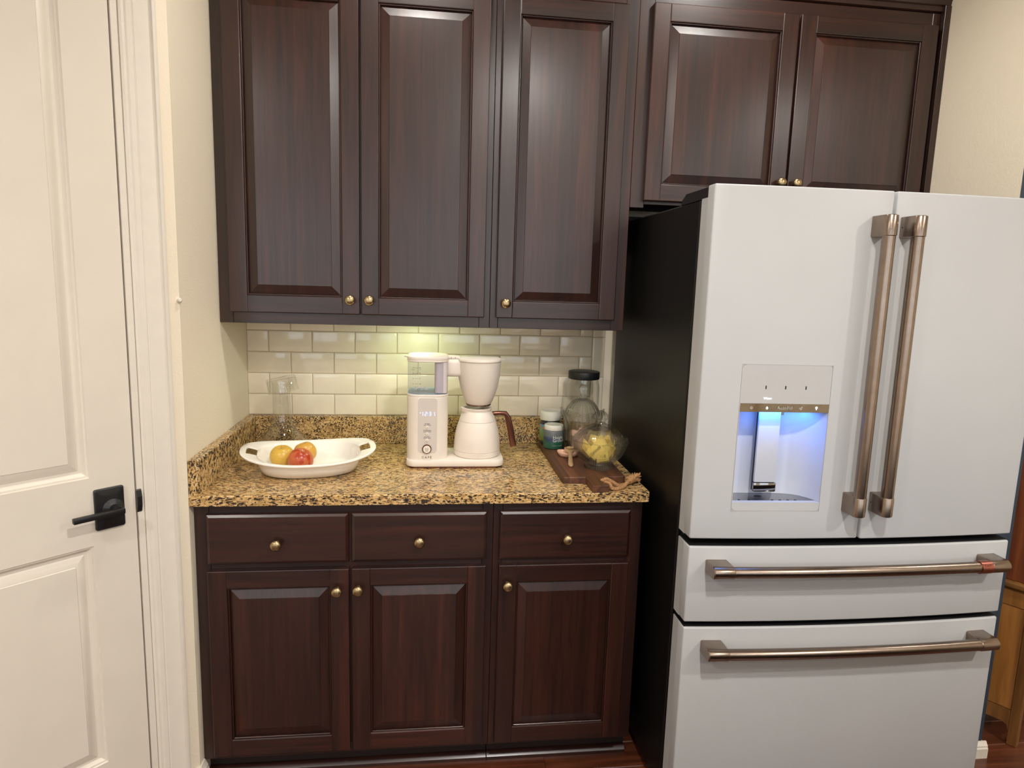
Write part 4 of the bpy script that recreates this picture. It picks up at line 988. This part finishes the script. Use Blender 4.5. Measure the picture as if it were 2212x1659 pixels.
# spoon rest and spoon
bm = BM(); lobes = []
for k in range(56):
    t = 2 * math.pi * k / 56; r_ = 1 - .26 * math.exp(-((t - math.pi / 2) / .38) ** 2)
    lobes.append((.038 * math.cos(t) * r_ * 1.0, .030 * math.sin(t) * r_))
O = Vector((1.143, -.300))
rings = []
for s, z in ((.0, .0085), (.55, .0082), (.80, .0100), (.94, .0148), (.985, .0162), (1.0, .0150), (.97, .0100), (.86, .0030), (.7, .0003), (.0, .0003)):
    rings.append([(O.x + x * max(s, .02), O.y + y * max(s, .02), ZB + z + (.004 * abs(x) / .038 if s > .8 else 0)) for x, y in lobes])
loft(bm, rings); tag(finish('spoon_rest', bm, M['pink'], None, smooth=60), 'small pale pink stone spoon rest on the walnut board', 'spoon rest')
sp = [(1.150, -.283, .0255, .0165, .004), (1.149, -.300, .0235, .0185, .0042), (1.147, -.320, .0215, .0145, .0045), (1.1445, -.334, .0195, .0068, .0045), (1.141, -.352, .0160, .0062, .0045), (1.135, -.385, .0105, .0080, .0045), (1.1285, -.420, .0060, .0088, .0042), (1.126, -.436, .0046, .0075, .0036), (1.1255, -.441, .0044, .0045, .0025)]
bm = BM(); rings = [[(x + hw * math.cos(R(a)), y, ZB + z + th * math.sin(R(a))) for a in range(0, 360, 20)] for x, y, z, hw, th in [(1.151, -.276, .0262, .0085, .003)] + sp]
loft(bm, rings); sn = tag(finish('spoon', bm, M['spoon'], None, smooth=60), 'small wooden scoop spoon resting on the pink spoon rest', 'spoon')
bm = BM(); lathe(bm, [(0, .0002), (.010, .0005), (.0128, .0022), (.0140, .0030), (.0150, .0024), (.0140, .0002)], (1.1495, -.297, ZB + .0272), 28); finish('scoop_rim', bm, M['spoon'], sn, smooth=60)

# ------------------------------------------------------------------ hutch in the nook on the right
hu = thing('hutch', (2.673, -.673, 0), 'honey-brown wooden hutch on legs in the nook beyond the fridge', 'hutch')
ux, uy = Vector((-.54, .84, 0)).normalized(), Vector((.84, .54, 0)).normalized()
H0 = Vector((2.673, -.673, 0))
def HT(v): return H0 + ux * v[0] + uy * v[1] + Vector((0, 0, v[2]))     # (along the visible side, along the front, up)
SD, SW = .17, .60
bm = BM()
for a, b_ in ((0, 0), (SD - .030, 0), (0, SW - .03), (SD - .03, SW - .03)):
    box(bm, a, a + .030, b_, b_ + .03, 0, .555, .002, 1, HT); finish('leg', bm, M['honey'], hu, smooth=30); bm = BM()
loft(bm, [[HT((s, .004, z)) for s, z in ((.0305, .075), (.0305, .048), (.036, .066), (.050, .0745), (.12, .0745), (.134, .066), (.1395, .048), (.1395, .124), (.0305, .124))], [HT((s, .020, z)) for s, z in ((.0305, .075), (.0305, .048), (.036, .066), (.050, .0745), (.12, .0745), (.134, .066), (.1395, .048), (.1395, .124), (.0305, .124))]])
finish('apron', bm, M['honey'], hu, smooth=0)
for z0_, z1_, ins in ((.126, .489, .005), (.4915, .554, .003)):
    bm = BM(); box(bm, .0305, SD - .0305, ins, .02, z0_, z1_, .001, 1, HT); finish('side_panel', bm, M['honey'], hu, smooth=0)
bm = BM(); box(bm, .02, SD - .002, .021, SW - .02, .10, .553, 0, 1, HT); finish('cabinet_body', bm, M['honey'], hu, smooth=0)
bm = BM(); box(bm, -.012, SD + .006, -.012, SW + .01, .5555, .578, .006, 3, HT); finish('ledge', bm, M['honey'], hu, smooth=40)
bm = BM(); box(bm, .006, SD, .006, SW - .01, .5785, 1.55, .002, 1, HT); finish('upper_body', bm, M['redw'], hu, smooth=0)

# ------------------------------------------------------------------ kitchen island behind the photographer (mirrored in the dispenser strip and the doors)
il = thing('kitchen_island', (2.3, -2.5, 0), 'kitchen island with granite top, facing the refrigerator', 'island')
bm = BM(); box(bm, 1.12, 3.3, -3.0, -2.02, .0, .883); finish('island_cabinet', bm, M['wz'], il, smooth=0)
bm = BM(); box(bm, 1.06, 3.36, -3.06, -1.96, .884, .914, .003); finish('island_top', bm, M['gr_top'], il, smooth=30)
bm = BM(); box(bm, 2.45, 2.68, -2.36, -2.20, .9142, .9155); tag(finish('paper_sheet', bm, M['paper'], None, smooth=0), 'cream paper sheet lying on the island', 'paper')

# ------------------------------------------------------------------ lamps
for k, (cx, cy, pw) in enumerate(CANS):
    t = thing('ceiling_light', (cx, cy, CEIL), 'round recessed ceiling downlight with a white trim ring', 'light', 'recessed ceiling lights')
    bm = BM(); lathe(bm, [(.068, -.004), (.070, -.006), (.095, -.003), (.096, 0), (.068, 0)], (cx, cy, CEIL), 36); finish('trim_ring', bm, M['trim'], t)
    bm = BM(); lathe(bm, [(0, -.003), (.068, -.003), (.068, -.001), (0, -.001)], (cx, cy, CEIL), 36); finish('lens', bm, M['lens'], t)
ul = thing('cabinet_light', (.62, -.17, 1.398), 'small puck light under the wall cabinet above the coffee maker', 'light')
bm = BM(); lathe(bm, [(0, 1.386), (.030, 1.386), (.034, 1.389), (.034, 1.3975), (0, 1.3975)], (.62, -.17, 0), 28); finish('housing', bm, M['trim'], ul)
bm = BM(); lathe(bm, [(0, 1.3850), (.026, 1.3850), (.026, 1.3858), (0, 1.3858)], (.62, -.17, 0), 28); finish('lens', bm, glow('puck_lens', (.75, 1.0, .55), 6), ul)
area('cabinet_light_lamp', (.62, -.17, 1.384), .06, .62, (.84, 1.0, .58))
